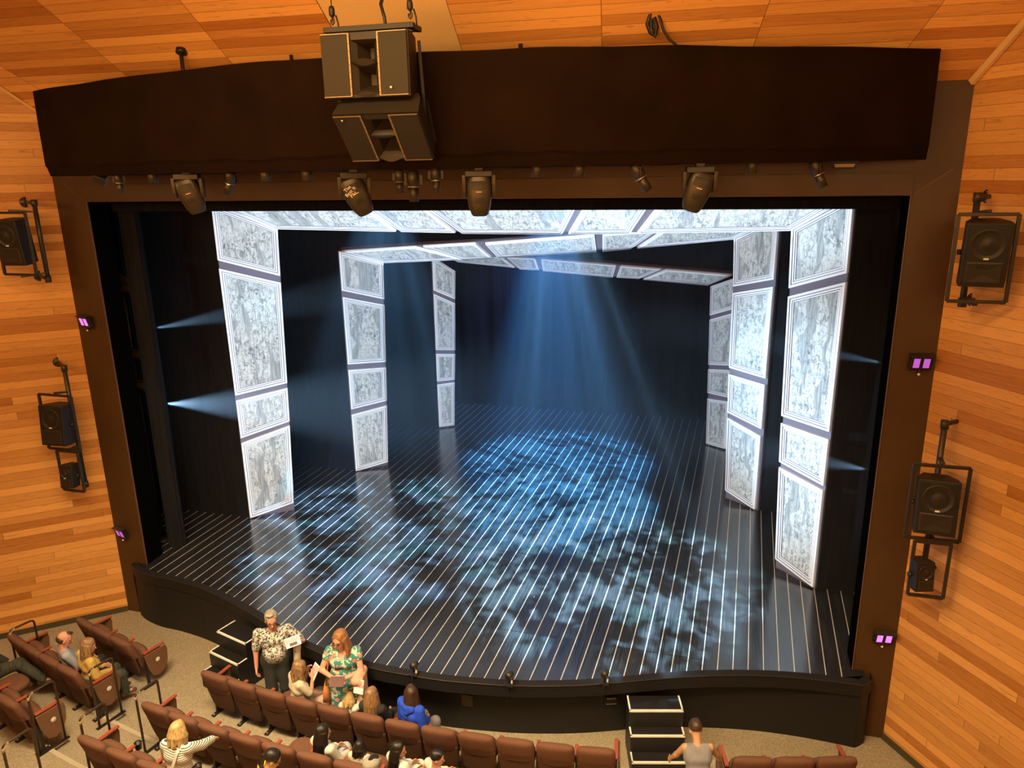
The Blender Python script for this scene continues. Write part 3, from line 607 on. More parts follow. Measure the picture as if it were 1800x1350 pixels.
# ---------------- moving head luminaires
def moving_head(loc, yaw, tilt, roll, label, stick=False):
    r = thing('moving_head_light', label, 'stage light', loc, (0, 0, yaw), group='moving heads hanging under the black box')
    b = MB(); b.box((0, 0, -0.005), (0.30, 0.22, 0.07)); b.box((0, 0, 0.05), (0.10, 0.10, 0.06)); b.build('base', 'black_metal', r, 0.01)
    M = Euler((tilt, roll, 0)).to_matrix()
    for sx in (-1, 1):
        b = MB(); b.loft([[(sx*0.165+dx, dy*w, z) for dx, dy in ((-.022, -1), (.022, -1), (.022, 1), (-.022, 1))] for z, w in ((-.02, .085), (-.12, .075), (-.20, .06), (-.26, .035))], smooth=False)
        b.build('yoke_arm', 'dark_metal', r, 0.008)
    def sec(w, d, y, z, n=20, e=3.0):
        return [tuple(M @ Vector((w*math.copysign(abs(math.cos(2*PI*k/n))**(2/e), math.cos(2*PI*k/n)), y+d*math.copysign(abs(math.sin(2*PI*k/n))**(2/e), math.sin(2*PI*k/n)), z))+Vector((0, 0, -0.17))) for k in range(n)]
    b = MB(); b.loft([sec(.105, .08, 0, .16), sec(.130, .105, 0, .13), sec(.142, .118, 0, .02), sec(.140, .115, 0, -.08), sec(.118, .10, 0, -.20), sec(.095, .085, 0, -.27), sec(.075, .07, 0, -.29)])
    hd = b.build('head', 'dark_metal', r)
    b = MB()
    for kz in (0.0, 0.02, 0.04, 0.06, 0.08): b.add([tuple(M @ Vector((sx*.085, -.121, kz+dz))+Vector((0, 0, -.17))) for sx, dz in ((-1, 0), (1, 0), (1, .009), (-1, .009))], [(0, 1, 2, 3)])
    for kz in (-0.10, -0.115, -0.13, -0.145): b.add([tuple(M @ Vector((sx*.05, -.118+(-.1-kz)*.15, kz+dz))+Vector((0, 0, -.17))) for sx, dz in ((-1, 0), (1, 0), (1, .007), (-1, .007))], [(0, 1, 2, 3)])
    b.build('vent', 'black_paint', hd, fix=False)
    b = MB(); b.add([tuple(M @ Vector((x, -.122, z))+Vector((0, 0, -.17))) for x, z in ((-.03, -.03), (.03, -.03), (.03, -.022), (-.03, -.022))], [(0, 1, 2, 3)]); b.build('status_display', 'red_glow', hd, fix=False)
    b = MB(); b.lathe([(0.0, -.292), (.062, -.292), (.066, -.275)], c=(0, 0, -.17), M=M, n=20); b.build('lens', 'steel' if stick else 'black_metal', hd)
    return r, M, hd
moving_head((-2.55, -1.93, 6.95), 0.45, 0.10, -0.28, 'leftmost moving head light tilted to the right under the black box')
rr, MM, hd2 = moving_head((-0.12, -2.17, 6.93), 0.50, 0.05, -0.42, 'moving head light with pale lettering below the hanging loudspeakers')
moving_head((1.34, -2.05, 6.93), 0.28, 0.02, 0.0, 'upright moving head light with small red display near the middle')
moving_head((3.68, -1.43, 6.93), 0.15, 0.06, 0.30, 'rightmost moving head light tilted left with a glowing display')
def text_mesh(name, body, size, mt, parent, M, ext=0.0008, align='CENTER', sp=1.0):
    cu = bpy.data.curves.new(name, 'FONT'); cu.body = body; cu.size = size; cu.extrude = ext; cu.align_x = align; cu.align_y = 'CENTER'; cu.space_line = sp
    to = bpy.data.objects.new(name, cu); COL.objects.link(to); bpy.context.view_layer.update()
    me = bpy.data.meshes.new_from_object(to.evaluated_get(bpy.context.evaluated_depsgraph_get())); bpy.data.objects.remove(to)
    me.name = name; me.transform(M); me.materials.clear(); me.materials.append(MT[mt]); return new_obj(name, me, parent)
Mt = (Matrix.Translation((0, 0, -.17)) @ MM.to_4x4() @ Matrix.Translation((-0.05, -.124, 0.02)) @ Matrix.Rotation(PI/2, 4, 'X') @ Matrix.Rotation(0.35, 4, 'Z'))
text_mesh('lettering', 'The\nBeat It\nPiki', 0.055, 'logo', hd2, Mt, sp=0.8)

# ---------------- profile spots, cans and small floods
def profile_spot(loc, yaw, tilt, label, s=1.0):
    r = thing('profile_spotlight', label, 'stage light', loc, (0, 0, yaw), group='profile spotlights under the black box')
    M = Euler((tilt, 0, 0)).to_matrix(); o = Vector((0, 0, -0.06*s))
    b = MB(); b.cyl((0, 0, 0.10*s), (0, 0, -0.01), 0.014*s, 8); b.box((0, 0, -0.01), (0.15*s, 0.03*s, 0.008*s))
    for sx in (-1, 1): b.bar((sx*.075*s, 0, -0.01), (sx*.075*s, 0, -0.10*s), 0.03*s, 0.006*s)
    b.build('yoke', 'black_metal', r)
    P = lambda x, y, z: M @ Vector((x*s, y*s, z*s))+o
    b = MB(); b.tube([P(0, 0, .10), P(0, 0, .08), P(0, 0, -.04), P(0, 0, -.05)], [.045*s, .062*s, .062*s, .05*s], 16); b.build('body', 'dark_metal', r)
    b = MB(); b.tube([P(0, 0, -.05), P(0, 0, -.20)], [.047*s, .047*s], 16); tb = b.build('lens_tube', 'dark_metal', r)
    b = MB(); b.tube([P(0, 0, -.05), P(0, 0, -.062)], [.072*s, .072*s], 4); b.build('gate_ring', 'steel', tb)
    return r
PS = [((-4.0, -1.50, 6.98), .6, 0.0, 'profile spotlight at the left end of the black box pointing down', .85), ((-1.86, -2.03, 6.97), 1.1, 0.55, 'profile spotlight angled to the right beside the leftmost moving head', .95),
      ((0.42, -2.12, 6.95), .3, .05, 'left one of two spotlights hanging tightly together beneath the loudspeakers', .85), ((0.56, -2.06, 6.93), .3, .05, 'right, larger one of two spotlights tightly together beneath the loudspeakers', 1.15),
      ((0.85, -2.10, 6.97), .3, 0.0, 'thin spotlight hanging straight down right of the loudspeaker cluster', .95), ((3.04, -1.70, 6.97), -1.2, .55, 'profile spotlight angled to the left, left of the rightmost moving head', 1.1), ((4.93, -0.82, 6.97), -1.3, .45, 'profile spotlight angled to the left near the right end of the box', 1.05)]
for l, y, t_, lab, s in PS: profile_spot(l, y, t_, lab, s)
for i, (x, y, nm) in enumerate([(-3.24, -1.73, 'leftmost short can light, left of the first moving head'), (-1.25, -2.19, 'short can light, left one of the pair before the loudspeakers'), (-.69, -2.22, 'short can light, right one of the pair before the loudspeakers'), (1.98, -1.98, 'short can light, left one of the pair right of centre'), (2.43, -1.90, 'short can light, right one of the pair right of centre'), (4.22, -1.17, 'short can light between the last moving head and last spotlight')]):
    r = thing('can_light', nm, 'stage light', (x, y, 6.99), group='short can lights under the black box')
    b = MB(); b.lathe([(0.0, 0.05), (.062, .05), (.062, -.115), (.056, -.115), (.054, -.02), (0, -.02)], n=20); b.build('housing', 'dark_metal', r)
    b = MB(); b.lathe([(0.0, -.06), (.050, -.06)], n=16); b.build('lens', 'black_metal', r)
r = thing('flood_light', 'small square flood light tilted down at the far left end of the box', 'stage light', (-4.42, -1.38, 6.97)); b = MB(); b.box((0, 0, -.03), (.17, .12, .13), rot=(0.5, 0.35, 0.4)); b.build('housing', 'dark_metal', r, .008); b = MB(); b.bar((-.02, 0, .09), (0, 0, -.02), .03); b.build('bracket', 'black_metal', r)
r = thing('flood_light', 'flat rectangular flood light showing a pale lens under the right end of the box', 'stage light', (5.22, -0.72, 6.99)); b = MB(); b.loft([[(-.15, -.09, 0), (.15, -.09, 0), (.15, .09, 0), (-.15, .09, 0)], [(-.10, -.06, -.085), (.10, -.06, -.085), (.10, .06, -.085), (-.10, .06, -.085)]], smooth=False); b.build('housing', 'black_metal', r); b = MB(); b.add([(-.095, -.072, -.065), (.095, -.072, -.065), (.11, -.083, -.03), (-.11, -.083, -.03)], [(0, 1, 2, 3)]); b.build('lens', 'trim_brass', r)

# ---------------- central loudspeaker cluster
def array_box(name, label, loc, yaw, tilt, flip=False, dp=.40):
    r = thing(name, label, 'loudspeaker', loc, (tilt, 0, yaw), group='two large cabinets hanging in the centre'); W, H = 0.92, 0.60; z0 = -H/2
    b = MB(); b.loft([[(-W/2+.03, .205, z0+.005), (W/2-.03, .205, z0+.005), (W/2-.03, .205, -z0-.005), (-W/2+.03, .205, -z0-.005)], [(-W/2+.07, dp, z0+.02), (W/2-.07, dp, z0+.02), (W/2-.07, dp, -z0-.02), (-W/2+.07, dp, -z0-.02)]], smooth=False)
    b.build('cabinet', 'cabinet', r)
    for sx in (-1, 1): b = MB(); b.loft([[(sx*.152, y, z0), (sx*(W/2-y*.14), y, z0), (sx*(W/2-y*.14), y, -z0), (sx*.152, y, -z0)] for y in (0.0, .208)], smooth=False); b.build('side_chamber', 'cabinet', r)
    for sz in (-1, 1): b = MB(); b.box((0, .104, sz*(H/2-.006)), (.306, .206, .012)); b.build('bay_plate', 'cabinet', r)
    for x0, x1 in ((-.45, -.155), (.155, .45)): b = MB(); b.box(((x0+x1)/2, -.012, 0), (x1-x0, .022, H-.03)); b.build('grille', 'grille', r, .004)
    b = MB()                                # horn bay: two flares one above the other
    X = .15
    b.quad((-X, -.004, -z0-.01), (X, -.004, -z0-.01), (X, -.004, .23), (-X, -.004, .23)); b.quad((-X, -.004, -.27), (X, -.004, -.27), (X, -.004, z0+.01), (-X, -.004, z0+.01))
    for c, hh, thr in ((.125, .105, .02), (-.12, .15, .03)):
        outer = [(-X, -.004, c-hh), (X, -.004, c-hh), (X, -.004, c+hh), (-X, -.004, c+hh)]; inr = [(-thr, .20, c-.05), (thr, .20, c-.05), (thr, .20, c+.05), (-thr, .20, c+.05)]
        mid = [(-X*.62, .05, c-hh*.72), (X*.62, .05, c-hh*.72), (X*.62, .05, c+hh*.72), (-X*.62, .05, c+hh*.72)]
        b.loft([outer, mid, inr], smooth=False, cap=False); b.add(inr, [(0, 1, 2, 3)])
    b.add([(-X, .15, z0+.01), (X, .15, z0+.01), (X, .15, -z0-.01), (-X, .15, -z0-.01)], [(0, 1, 2, 3)]) if False else None; b.build('horn', 'horn', r, fix=False)
    n = 14
    for c, s_ in ((.02, 1), (-.265, -0.6)):
        b = MB(); ring = [(-.125+.25*i/n, -.010-.035*math.sin(PI*i/n), c+.035*s_*math.sin(PI*i/n)) for i in range(n+1)]
        lo = [(-.125+.25*i/n, -.006, c-.03*s_*math.sin(PI*i/n)) for i in range(n+1)]
        for i in range(n): b.add([ring[i], ring[i+1], lo[i+1], lo[i]], [(0, 1, 2, 3)], 0, True)
        b.build('horn_lip', 'grille', r, fix=False)
    b = MB()
    for x in (-.153, .153): b.box((x, -.022, 0), (.016, .008, H-.02))
    for sx in (-1, 1):
        for z in (z0+.012, -z0-.012): b.box((sx*.303, -.024, z), (.29, .006, .008))
    b.build('trim_strip', 'trim_brass', r)
    b = MB()
    for x in (-.153, .153):
        for i in range(9): b.cyl((x, -.025, z0+.04+i*.065), (x, -.030, z0+.04+i*.065), .004, 8)
    b.build('screw', 'black_metal', r)
    lx = (.27 if not flip else -.36); lz = (-.22 if not flip else .245)
    b = MB(); b.box((lx, -.026, lz), (.045, .006, .045)); pl = b.build('badge', 'black_metal', r)
    b = MB(); b.prism([(lx-.012, lz+.010), (lx+.012, lz+.010), (lx+.008, lz-.002), (lx, lz-.012), (lx-.009, lz-.004)], -.0315, -.029, 'y'); b.build('badge_emblem', 'logo', pl)
    return r
CL = (0.49, -2.86, 0)
s1 = array_box('loudspeaker', 'upper large hanging loudspeaker facing straight out with brass edged grilles', (0.49, -2.94, 7.975), 0.04, 0.0)
s2 = array_box('loudspeaker', 'lower large hanging loudspeaker tilted steeply down toward the seats', (0.58, -2.80, 7.30), 0.04, 0.76, True, .30)
r = thing('speaker_hanging_frame', 'black steel frame and lifting cables holding the two central loudspeakers', 'rigging', (0.49, -2.70, 8.35))
b = MB((0.49, -2.70, 8.35)); b.bar((0.02, -2.84, 8.325), (0.97, -2.80, 8.325), .07, .05); b.bar((0.05, -2.60, 8.325), (0.93, -2.60, 8.325), .05, .05); b.bar((.06, -2.84, 8.325), (.06, -2.55, 8.325), .05); b.bar((.92, -2.84, 8.325), (.92, -2.55, 8.325), .05); b.build('top_bar', 'black_metal', r, .004)
for x in (0.095, 0.935):
    b = MB((0.49, -2.70, 8.35)); b.cyl((x, -2.80, 8.40), (x, -2.78, 11.2), .005, 6); b.build('cable', 'black_metal', r)
    b = MB((0.49, -2.70, 8.35)); b.lathe([(0, .07), (.022, .06), (.03, .03), (.03, -.02), (.012, -.04)], c=(x, -2.80, 8.49), n=12); b.tube([(x, -2.80, 8.45), (x+.018, -2.80, 8.43), (x+.018, -2.80, 8.40), (x, -2.80, 8.38), (x-.018, -2.80, 8.40), (x-.014, -2.80, 8.43)], .008, 8); b.tube([(x+.03, -2.78, 8.47), (x+.05, -2.78, 8.40), (x+.055, -2.78, 8.32)], .009, 6)
    b.build('hook', 'black_metal', r)
b = MB((0.49, -2.70, 8.35)); b.tube([(.63, -2.70, 8.30), (.61, -2.69, 8.44), (.565, -2.66, 8.56), (.55, -2.3, 9.0), (.53, -1.5, 9.8)], .018, 8); b.build('power_cable', 'black_metal', r)
for x in (.03, .97):
    b = MB((0.49, -2.70, 8.35)); b.bar((x, -2.70, 8.20), (x+.02, -2.66, 7.45), .03, .012); b.bar((x+.01, -2.62, 7.66), (x+.05, -2.52, 7.25), .05, .012)
    b.build('side_link', 'black_metal', r)

# ---------------- wall loudspeakers in yokes
def wall_cab(loc, yaw, tilt, W, H, D, label, handle=True, small=False):
    r = thing('wall_loudspeaker', label, 'loudspeaker', loc, (tilt, 0, yaw))
    fr = [(-W/2, 0), (W/2, 0), (W/2*.98, D*.45), (W*.30, D), (-W*.30, D), (-W/2*.98, D*.45)]
    b = MB(); b.prism(fr, -H/2, H/2); cb = b.build('cabinet', 'cabinet', r, .012)
    b = MB(); g = .025; b.box((0, -.003, 0), (W-2*g, .012, H-2*g)); b.build('grille', 'black_metal', r, .004)
    zw = H*.17; rw = W*.36
    b = MB(); b.lathe([(rw*1.08, -.012), (rw*1.02, -.020), (rw*.95, -.010), (rw*.55, .012-.02), (rw*.32, -.012), (rw*.16, -.020), (0, -.022)], c=(0, 0, zw), axis='y', n=24); b.build('woofer', 'horn', r)
    hz = -H*.27; hh = H*.17; hw = W*.40
    b = MB(); b.loft([[(-hw, -.011, hz-hh), (hw, -.011, hz-hh), (hw, -.011, hz+hh), (-hw, -.011, hz+hh)], [(-hw*.9, -.018, hz-hh*.85), (hw*.9, -.018, hz-hh*.85), (hw*.9, -.018, hz+hh*.85), (-hw*.9, -.018, hz+hh*.85)], [(-hw*.12, -.010, hz-hh*.15), (hw*.12, -.010, hz-hh*.15), (hw*.12, -.010, hz+hh*.25), (-hw*.12, -.010, hz+hh*.25)]], smooth=False); b.build('horn', 'horn', r, fix=False)
    b = MB(); b.box((0, -.024, -H*.045), (W*.11, .006, H*.028)); b.build('badge', 'logo', r)
    if handle:
        b = MB()
        for dx in (-1, 1): b.prism([(dx*.045+.026*math.cos(k*PI/4), D*.55+.045*math.sin(k*PI/4)) for k in range(8)], H/2-.002, H/2+.0015)
        b.build('handle_recess', 'black_paint', r)
    for sx in (-1, 1): b = MB(); b.cyl((sx*(W/2-.01), D*.5, 0), (sx*(W/2+.03), D*.5, 0), .03, 12); b.build('pivot_knob', 'black_metal', r)
    return r
def wall_rig(org, px, py, z0, z1, frames, wallp, label, arm=None):
    """pole on two wall flanges carrying rectangular speaker yokes"""
    r = thing('speaker_bracket', label, 'bracket', org); b = MB(org)
    b.cyl((px, py, z1), (px, py, z0), .035, 12)
    b.build('pole', 'dark_metal', r)
    w = Vector(wallp); fl = None
    for z in (z1-.02, z0+.02):
        b = MB(org); a = Vector((px, py, z)); c = Vector((w.x, w.y, z)); b.cyl(a, c, .028, 10); d = (c-a).normalized(); b.cyl(c-d*.015, c, .085, 18)
        b.cyl((px, py, z-.05), (px, py, z+.05), .048, 12)
        fl = b.build('wall_flange', 'dark_metal', r)
    b = MB(org)
    for k in range(6):
        a_ = k*PI/3; d = (Vector((w.x, w.y, 0))-Vector((px, py, 0))).normalized(); sd = Vector((d.y, -d.x, 0))
        for z in (z1-.02, z0+.02):
            c = Vector((w.x, w.y, z))-d*.018+sd*(.06*math.cos(a_))+Vector((0, 0, .06*math.sin(a_))); b.cyl(c, c-d*.008, .009, 6)
    b.build('bolt', 'steel', fl)
    for (x0, x1, za, zb, y) in frames:
        b = MB(org); t_ = .038
        b.bar((x0, y, zb), (x1, y, zb), t_); b.bar((x0, y, za), (x1, y, za), t_); b.bar((x0, y, za), (x0, y, zb), t_); b.bar((x1, y, za), (x1, y, zb), t_); b.build('yoke', 'dark_metal', r, .004)
        for z in (za, zb):
            if not z0 < z < z1+.1: continue
            b = MB(org); b.bar((px, py, z), ((x0+x1)/2, y, z+(.035 if z == zb else -.035)), .05, .03)
            b.build('yoke_arm', 'dark_metal', r, .003)
    return r
# left upper, left lower pair, right upper, right lower pair
wall_rig((-6.53, -.6, 6.0), -6.50, -.62, 5.38, 6.62, [(-7.10, -6.46, 5.50, 6.46, -.85)], (-7.05, -.28), 'wall bracket with frame around the top left loudspeaker, cut by the picture edge')
wall_cab((-6.74, -1.00, 6.00), 0.10, .10, .44, .70, .36, 'loudspeaker high on the left wood wall, cut by the picture edge')
wall_rig((-6.54, -.6, 3.0), -6.53, -.60, 1.80, 3.93, [(-6.93, -6.26, 2.54, 3.50, -.82), (-6.80, -6.36, 1.78, 2.50, -.80)], (-7.02, -.25), 'tall wall bracket holding two loudspeakers low on the left wall')
wall_cab((-6.58, -1.00, 3.02), 0.06, -.10, .46, .68, .36, 'larger loudspeaker in the lower bracket on the left wall')
wall_cab((-6.53, -.96, 2.10), 0.12, -.12, .24, .40, .24, 'small loudspeaker hanging below the larger one on the left wall')
wall_rig((6.71, -.5, 6.0), 6.66, -.52, 5.38, 6.60, [(6.42, 7.00, 5.46, 6.41, -.82)], (6.84, -.30), 'wall bracket with square frame around the top right loudspeaker')
wall_cab((6.69, -1.00, 5.985), -0.10, .10, .44, .69, .36, 'loudspeaker high on the right wood wall inside a square frame')
wall_rig((6.68, -.5, 3.0), 6.67, -.50, 1.90, 3.93, [(6.33, 6.93, 2.52, 3.48, -.80), (6.45, 6.85, 1.74, 2.48, -.80)], (6.86, -.32), 'tall wall bracket holding two loudspeakers low on the right wall')
wall_cab((6.585, -1.00, 3.02), -0.08, -.12, .45, .67, .36, 'larger loudspeaker in the lower bracket on the right wall')
wall_cab((6.58, -.96, 2.08), 0.30, -.12, .23, .38, .24, 'small loudspeaker hanging below the larger one on the right wall')

# ---------------- purple LED fixtures on the brown frame
def led(x, z, yaw, mt, label):
    r = thing('led_fixture', label, 'stage light', (x, -.09, z), (0.25, 0, yaw), group='small purple LED lights on the brown proscenium')
    b = MB(); b.box((0, .02, 0), (.26, .07, .19)); b.build('housing', 'black_metal', r, .01)
    b = MB()
    for sx in (-1, 1): b.box((sx*.058, -.018, .004), (.072, .006, .125))
    b.build('led_panel', mt, r)
    b = MB(); b.box((0, .0, .108), (.28, .10, .012)); b.build('visor', 'dark_metal', r); b = MB(); b.cyl((0, .0, -.10), (0, .0, -.15), .012, 8); b.bar((0, 0, -.14), (0, .085, -.14), .02, .01); b.build('bracket', 'dark_metal', r)
    b = MB(); b.lathe([(0, -.018), (.014, -.012), (.018, 0), (.012, .014), (0, .018)], c=(0, -.012, -.155), n=10); b.build('knob', 'logo', r)
led(-6.47, 4.60, -.25, 'magenta_led', 'bright small purple LED light high on the left side of the brown frame')
led(-6.49, 0.63, -.25, 'magenta_led_dim', 'dimmer small purple LED light low on the left side of the brown frame')
led(6.42, 4.56, .12, 'magenta_led_dim', 'small purple LED light high on the right side, with dotted panels')
led(6.42, 0.62, .12, 'magenta_led', 'bright small purple LED light low on the right side of the frame')

# ---------------- stage edge and pit wall details
for i, (x, y, lab) in enumerate(((0.03, -1.69, 'small black clip light on the stage lip behind the blue hoodie'), (1.42, -1.56, 'small black clip light at the middle of the stage lip'), (2.71, -1.19, 'small black clip light on the stage lip just left of the right steps'))):
    r = thing('stage_edge_light', lab, 'stage light', (x, y, 0), group='small clip lights on the stage lip')
    b = MB(); b.box((0, -.02, .012), (.13, .12, .024)); b.cyl((0, -.02, .02), (0, -.02, .10), .012, 8); b.build('clamp', 'black_metal', r, .003)
    b = MB(); b.cyl((-.01, -.05, .155), (.02, .055, .13), .045, 14, r2=.038); b.bar((-.05, -.02, .09), (-.05, -.02, .16), .008, .02); b.bar((.05, -.02, .09), (.05, -.02, .16), .008, .02); b.build('lamp_head', 'dark_metal', r)
    b = MB(); b.box((.045, -.03, .06), (.02, .02, .05)); b.build('tag', 'logo', r)
    b = MB(); b.tube([(0, -.07, .01), (-.005, -.085, -.03), (-.01, -.10, -.16), (-.02, -.11, -.30)], .005, 6); b.build('cable', 'black_metal', r)
r = tag(MB().box((0, 0, 0), (.17, .01, .19)).build('vent_plate', 'green_paint'), 'dull olive square plate on the black stage front behind the seats', 'plate'); r.location = (.71, -1.385, -.56)
r = thing('wall_socket_plate', 'small black socket plate with four pale switches left of the right steps', 'socket', (2.77, -.915, -.50)); b = MB(); b.box((0, 0, 0), (.17, .015, .13)); b.build('plate', 'black_metal', r, .003)
b = MB()
for i in range(4): b.box((-.05+i*.033, -.011, .035), (.02, .006, .022))
b.box((0, -.011, -.055), (.15, .008, .008)); b.build('switch', 'steel', r); r.rotation_euler = (0, 0, .33)

# ---------------- two black step units with white edge tape
def steps(loc, yaw, treads, label, Wd):
    r = thing('step_unit', label, 'stairs', loc, (0, 0, yaw), group='black portable steps up to the stage')
    for i, (y0, y1, z) in enumerate(treads):
        b = MB(); b.box((0, (y0+y1)/2, z/2), (Wd, y1-y0, z)); st = b.build('step', 'step_black', r, .004)
        b = MB(); h = z+.002; t_ = .022
        b.box((0, y0+t_/2, h), (Wd, t_, .006)); b.box((-Wd/2+t_/2, (y0+y1)/2, h), (t_, y1-y0, .006)); b.box((Wd/2-t_/2, (y0+y1)/2, h), (t_, y1-y0, .006)); b.box((0, y0-.001, z-.012), (Wd, .004, .022))
        b.build('edge_tape', 'tape_white', st)
    return r
b = None
steps((3.445, -1.255, -HS), 0.255, [(0.0, .31, .81), (-.17, 0.0, .54), (-.36, -.17, .27)], 'black three tread step unit with white edges right of centre', .745)
steps((-3.385, -1.275, -HS), -0.27, [(0.0, .36, .81), (-.19, 0.0, .54), (-.38, -.19, .27)], 'black three tread step unit with white edges behind the left seats', .70)

# dim wing furniture at the left
r = thing('lighting_boom', 'dim vertical pipe stand with lamps in the dark left wing', 'lighting stand', (-6.55, 0.95, 0)); b = MB(); b.cyl((0, 0, 0), (0, 0, 6.2), .03, 10); b.cyl((0, 0, 0), (0, 0, .03), .25, 20); b.build('pole', 'black_metal', r)
for z in (5.28, 5.12, 3.9, 3.3):
    b = MB(); b.bar((-.35, 0, z), (.32, -.1, z), .035); b.build('cross_arm', 'dark_metal', r); b = MB(); b.cyl((.15, -.15, z-.05), (.38, -.05, z-.15), .09, 14); b.build('lamp', 'dark_metal', r)

# ------------------------------------------------------------------ theatre seats
def superring(w, t, cx, cy, z, e=3.2, n=20, tilt=0):
    out = []
    for k in range(n):
        c, s_ = math.cos(2*PI*k/n), math.sin(2*PI*k/n)
        out.append((cx+w*math.copysign(abs(c)**(2/e), c), cy+t*math.copysign(abs(s_)**(2/e), s_), z))
    return out
def by(z): return -0.015-(z-0.25)*0.20 - 0.10*max(0, z-0.6)      # recline of the back
def seat_proto(folded, arm_r=False, arm_l=True, cup=False, endl=False):
    r = thing('theatre_seat', 'x', 'seat')
    b = MB(); prof = [(.19, .150, .012), (.21, .185, .022), (.27, .212, .028), (.36, .228, .03), (.50, .240, .03), (.60, .246, .03), (.645, .246, .026)]
    b.loft([superring(w, t_, 0, by(z)-.045, z) for z, w, t_ in prof]); b.build('back_shell', 'seat_shell', r)
    b = MB(); prof = [(.36, .205, .02), (.40, .218, .035), (.55, .232, .045), (.585, .244, .060), (.60, .249, .066), (.70, .251, .072), (.80, .250, .073), (.86, .246, .070), (.895, .236, .060), (.915, .215, .042), (.924, .18, .020)]
    rg = []
    for z, w, t_ in prof:
        ring = superring(w, t_, 0, by(z)-(.012 if z > .59 else -.03), z)
        if .56 < z < .65: ring = [(x, y, zz-(0.045*(1-(x/.25)**2) if y < by(z)-.03 else 0)) for x, y, zz in ring]
        rg.append(ring)
    b.loft(rg); b.build('back_cushion', 'seat_fabric', r)
    M = Matrix.Translation((0, .05 if folded else .08, .34 if folded else .40)) @ (Matrix.Rotation(R_(82), 4, 'X') if folded else Matrix.Rotation(R_(3), 4, 'X'))
    b = MB(); rings = [[tuple(M @ Vector((x, y, z))) for x, y, z in superring(w, l*(.76 if folded else 1), 0, .165 if folded else .215, z, 3.0)] for z, w, l in ((-.055, .19, .17), (-.045, .215, .20), (0, .232, .222), (.03, .230, .22), (.055, .205, .19), (.062, .15, .13))]
    b.loft(rings); b.build('seat_cushion', 'seat_fabric', r)
    sides = ([-.262] if arm_l else [])+([.262] if arm_r else [])
    for x in sides:
        b = MB(); b.loft([superring(.026, .012, x, .0, .62, n=10)]+[[(px, py, pz) for px, py, pz in superring(.028, .01, x, y, .62, n=10)] for y in (0.0,)], cap=False)
        La = .37 if (x > 0 or endl) else .20
        b = MB(); b.box((x, La/2, .615), (.052, La, .030)); b.build('armrest', 'arm_wood', r, .009)
        b = MB(); b.box((x, .02, .30), (.030, .045, .60)); b.box((x, .02, .012), (.06, .22, .024)); b.box((x, La*.45, .58), (.022, La*.7, .03)); b.bar((x, .04, .45), (x, La*.7, .57), .02, .04)
        ld = b.build('leg', 'black_metal', r); 
        b = MB()
        for yy in (-.06, .10): b.cyl((x, yy, .024), (x, yy, .034), .014, 8)
        b.build('floor_bolt', 'steel', ld)
        if cup:
            b = MB(); b.lathe([(0, -.09), (.040, -.09), (.045, 0), (.050, 0), (.050, .006), (.040, .006)], c=(x, La+.05, .615), n=16); b.build('cup_holder', 'black_metal', r)
    return r
def end_standard(parent, x, sgn):
    b = MB(); out = [(-.02, .595), (.37, .595), (.39, .50), (.37, .32), (.30, .18), (.19, .13), (.09, .17), (.02, .36)]
    b.prism(out, x, x+sgn*.022, 'x'); e = b.build('end_panel', 'end_panel', parent, .006)
    b = MB(); b.lathe([(0, .008), (.030, .006), (.038, 0)], c=(x+sgn*.024, .20, .42), n=16, axis='x'); b.build('aisle_light', 'lamp_face', e)
P_fold = seat_proto(True); P_down = seat_proto(False); P_foldc = seat_proto(True, cup=True)
protos = {'f': P_fold, 'd': P_down, 'c': P_foldc}
ends = {}
for k, fd in (('f', True), ('d', False)):
    for side in ('l', 'r'):
        p = seat_proto(fd, arm_r=(side == 'r'), endl=(side == 'l')); end_standard(p, -.290 if side == 'l' else .290, -1 if side == 'l' else 1); ends[k+side] = p
used = set()
def place_seat(key, R, a, z, label, group):
    src = protos.get(key) or ends[key]
    o = src if key not in used else dup(src); used.add(key)
    R0 = R-0.135
    o.location = (R0*math.sin(a), CY-R0*math.cos(a), z); o.rotation_euler = (0, 0, a); o['label'] = label; o['group'] = group
    return o
ORD = ['first', 'second', 'third', 'fourth', 'fifth', 'sixth', 'seventh', 'eighth', 'ninth', 'tenth', 'eleventh', 'twelfth']
def row(R, a0, step, n, z, desc, group, down=(), kl='fl', kr='fr', base='f', skip=()):
    for i in range(n):
        a = a0+step*(i+.5)
        if i in skip: continue
        k = ('d' if i in down else base)
        if i == 0 and kl: k = ('d' if 0 in down else 'f')+'l'
        if i == n-1 and kr: k = ('d' if i in down else 'f')+'r'
        place_seat(k, R, a, z, 'brown theatre seat, %s from the left in %s' % (ORD[i], desc), group)
F0 = -HS
row(20.03, -.1608, .02605, 12, F0, 'the long front centre row', 'seats of the front centre row', down=(2, 4, 5, 6))
row(20.05, .2230, .02615, 3, F0, 'the short front row at bottom right', 'seats of the front right row')
row(20.08, -.3130, .02500, 3, F0, 'the front row of the left block', 'seats of the front left row')
row(20.97, -.1660, .02490, 9, F0+.1, 'the second centre row', 'seats of the second centre row', down=(4, 5, 6, 7), kr=None)
row(20.99, -.3270, .02370, 4, F0+.1, 'the second row of the left block', 'seats of the second left row', down=(2, 3))
row(21.84, -.1702, .02440, 4, F0+.2, 'the third centre row', 'seats of the third centre row', base='c', kr=None)
row(21.86, -.3000, .02370, 3, F0+.2, 'the third row of the left block', 'seats of the third left row', down=(0,), kl=None)
for k, p in list(protos.items())+list(ends.items()):
    if k not in used:
        for ch in list(p.children):
            for g in list(ch.children): bpy.data.objects.remove(g)
            bpy.data.objects.remove(ch)
        bpy.data.objects.remove(p)

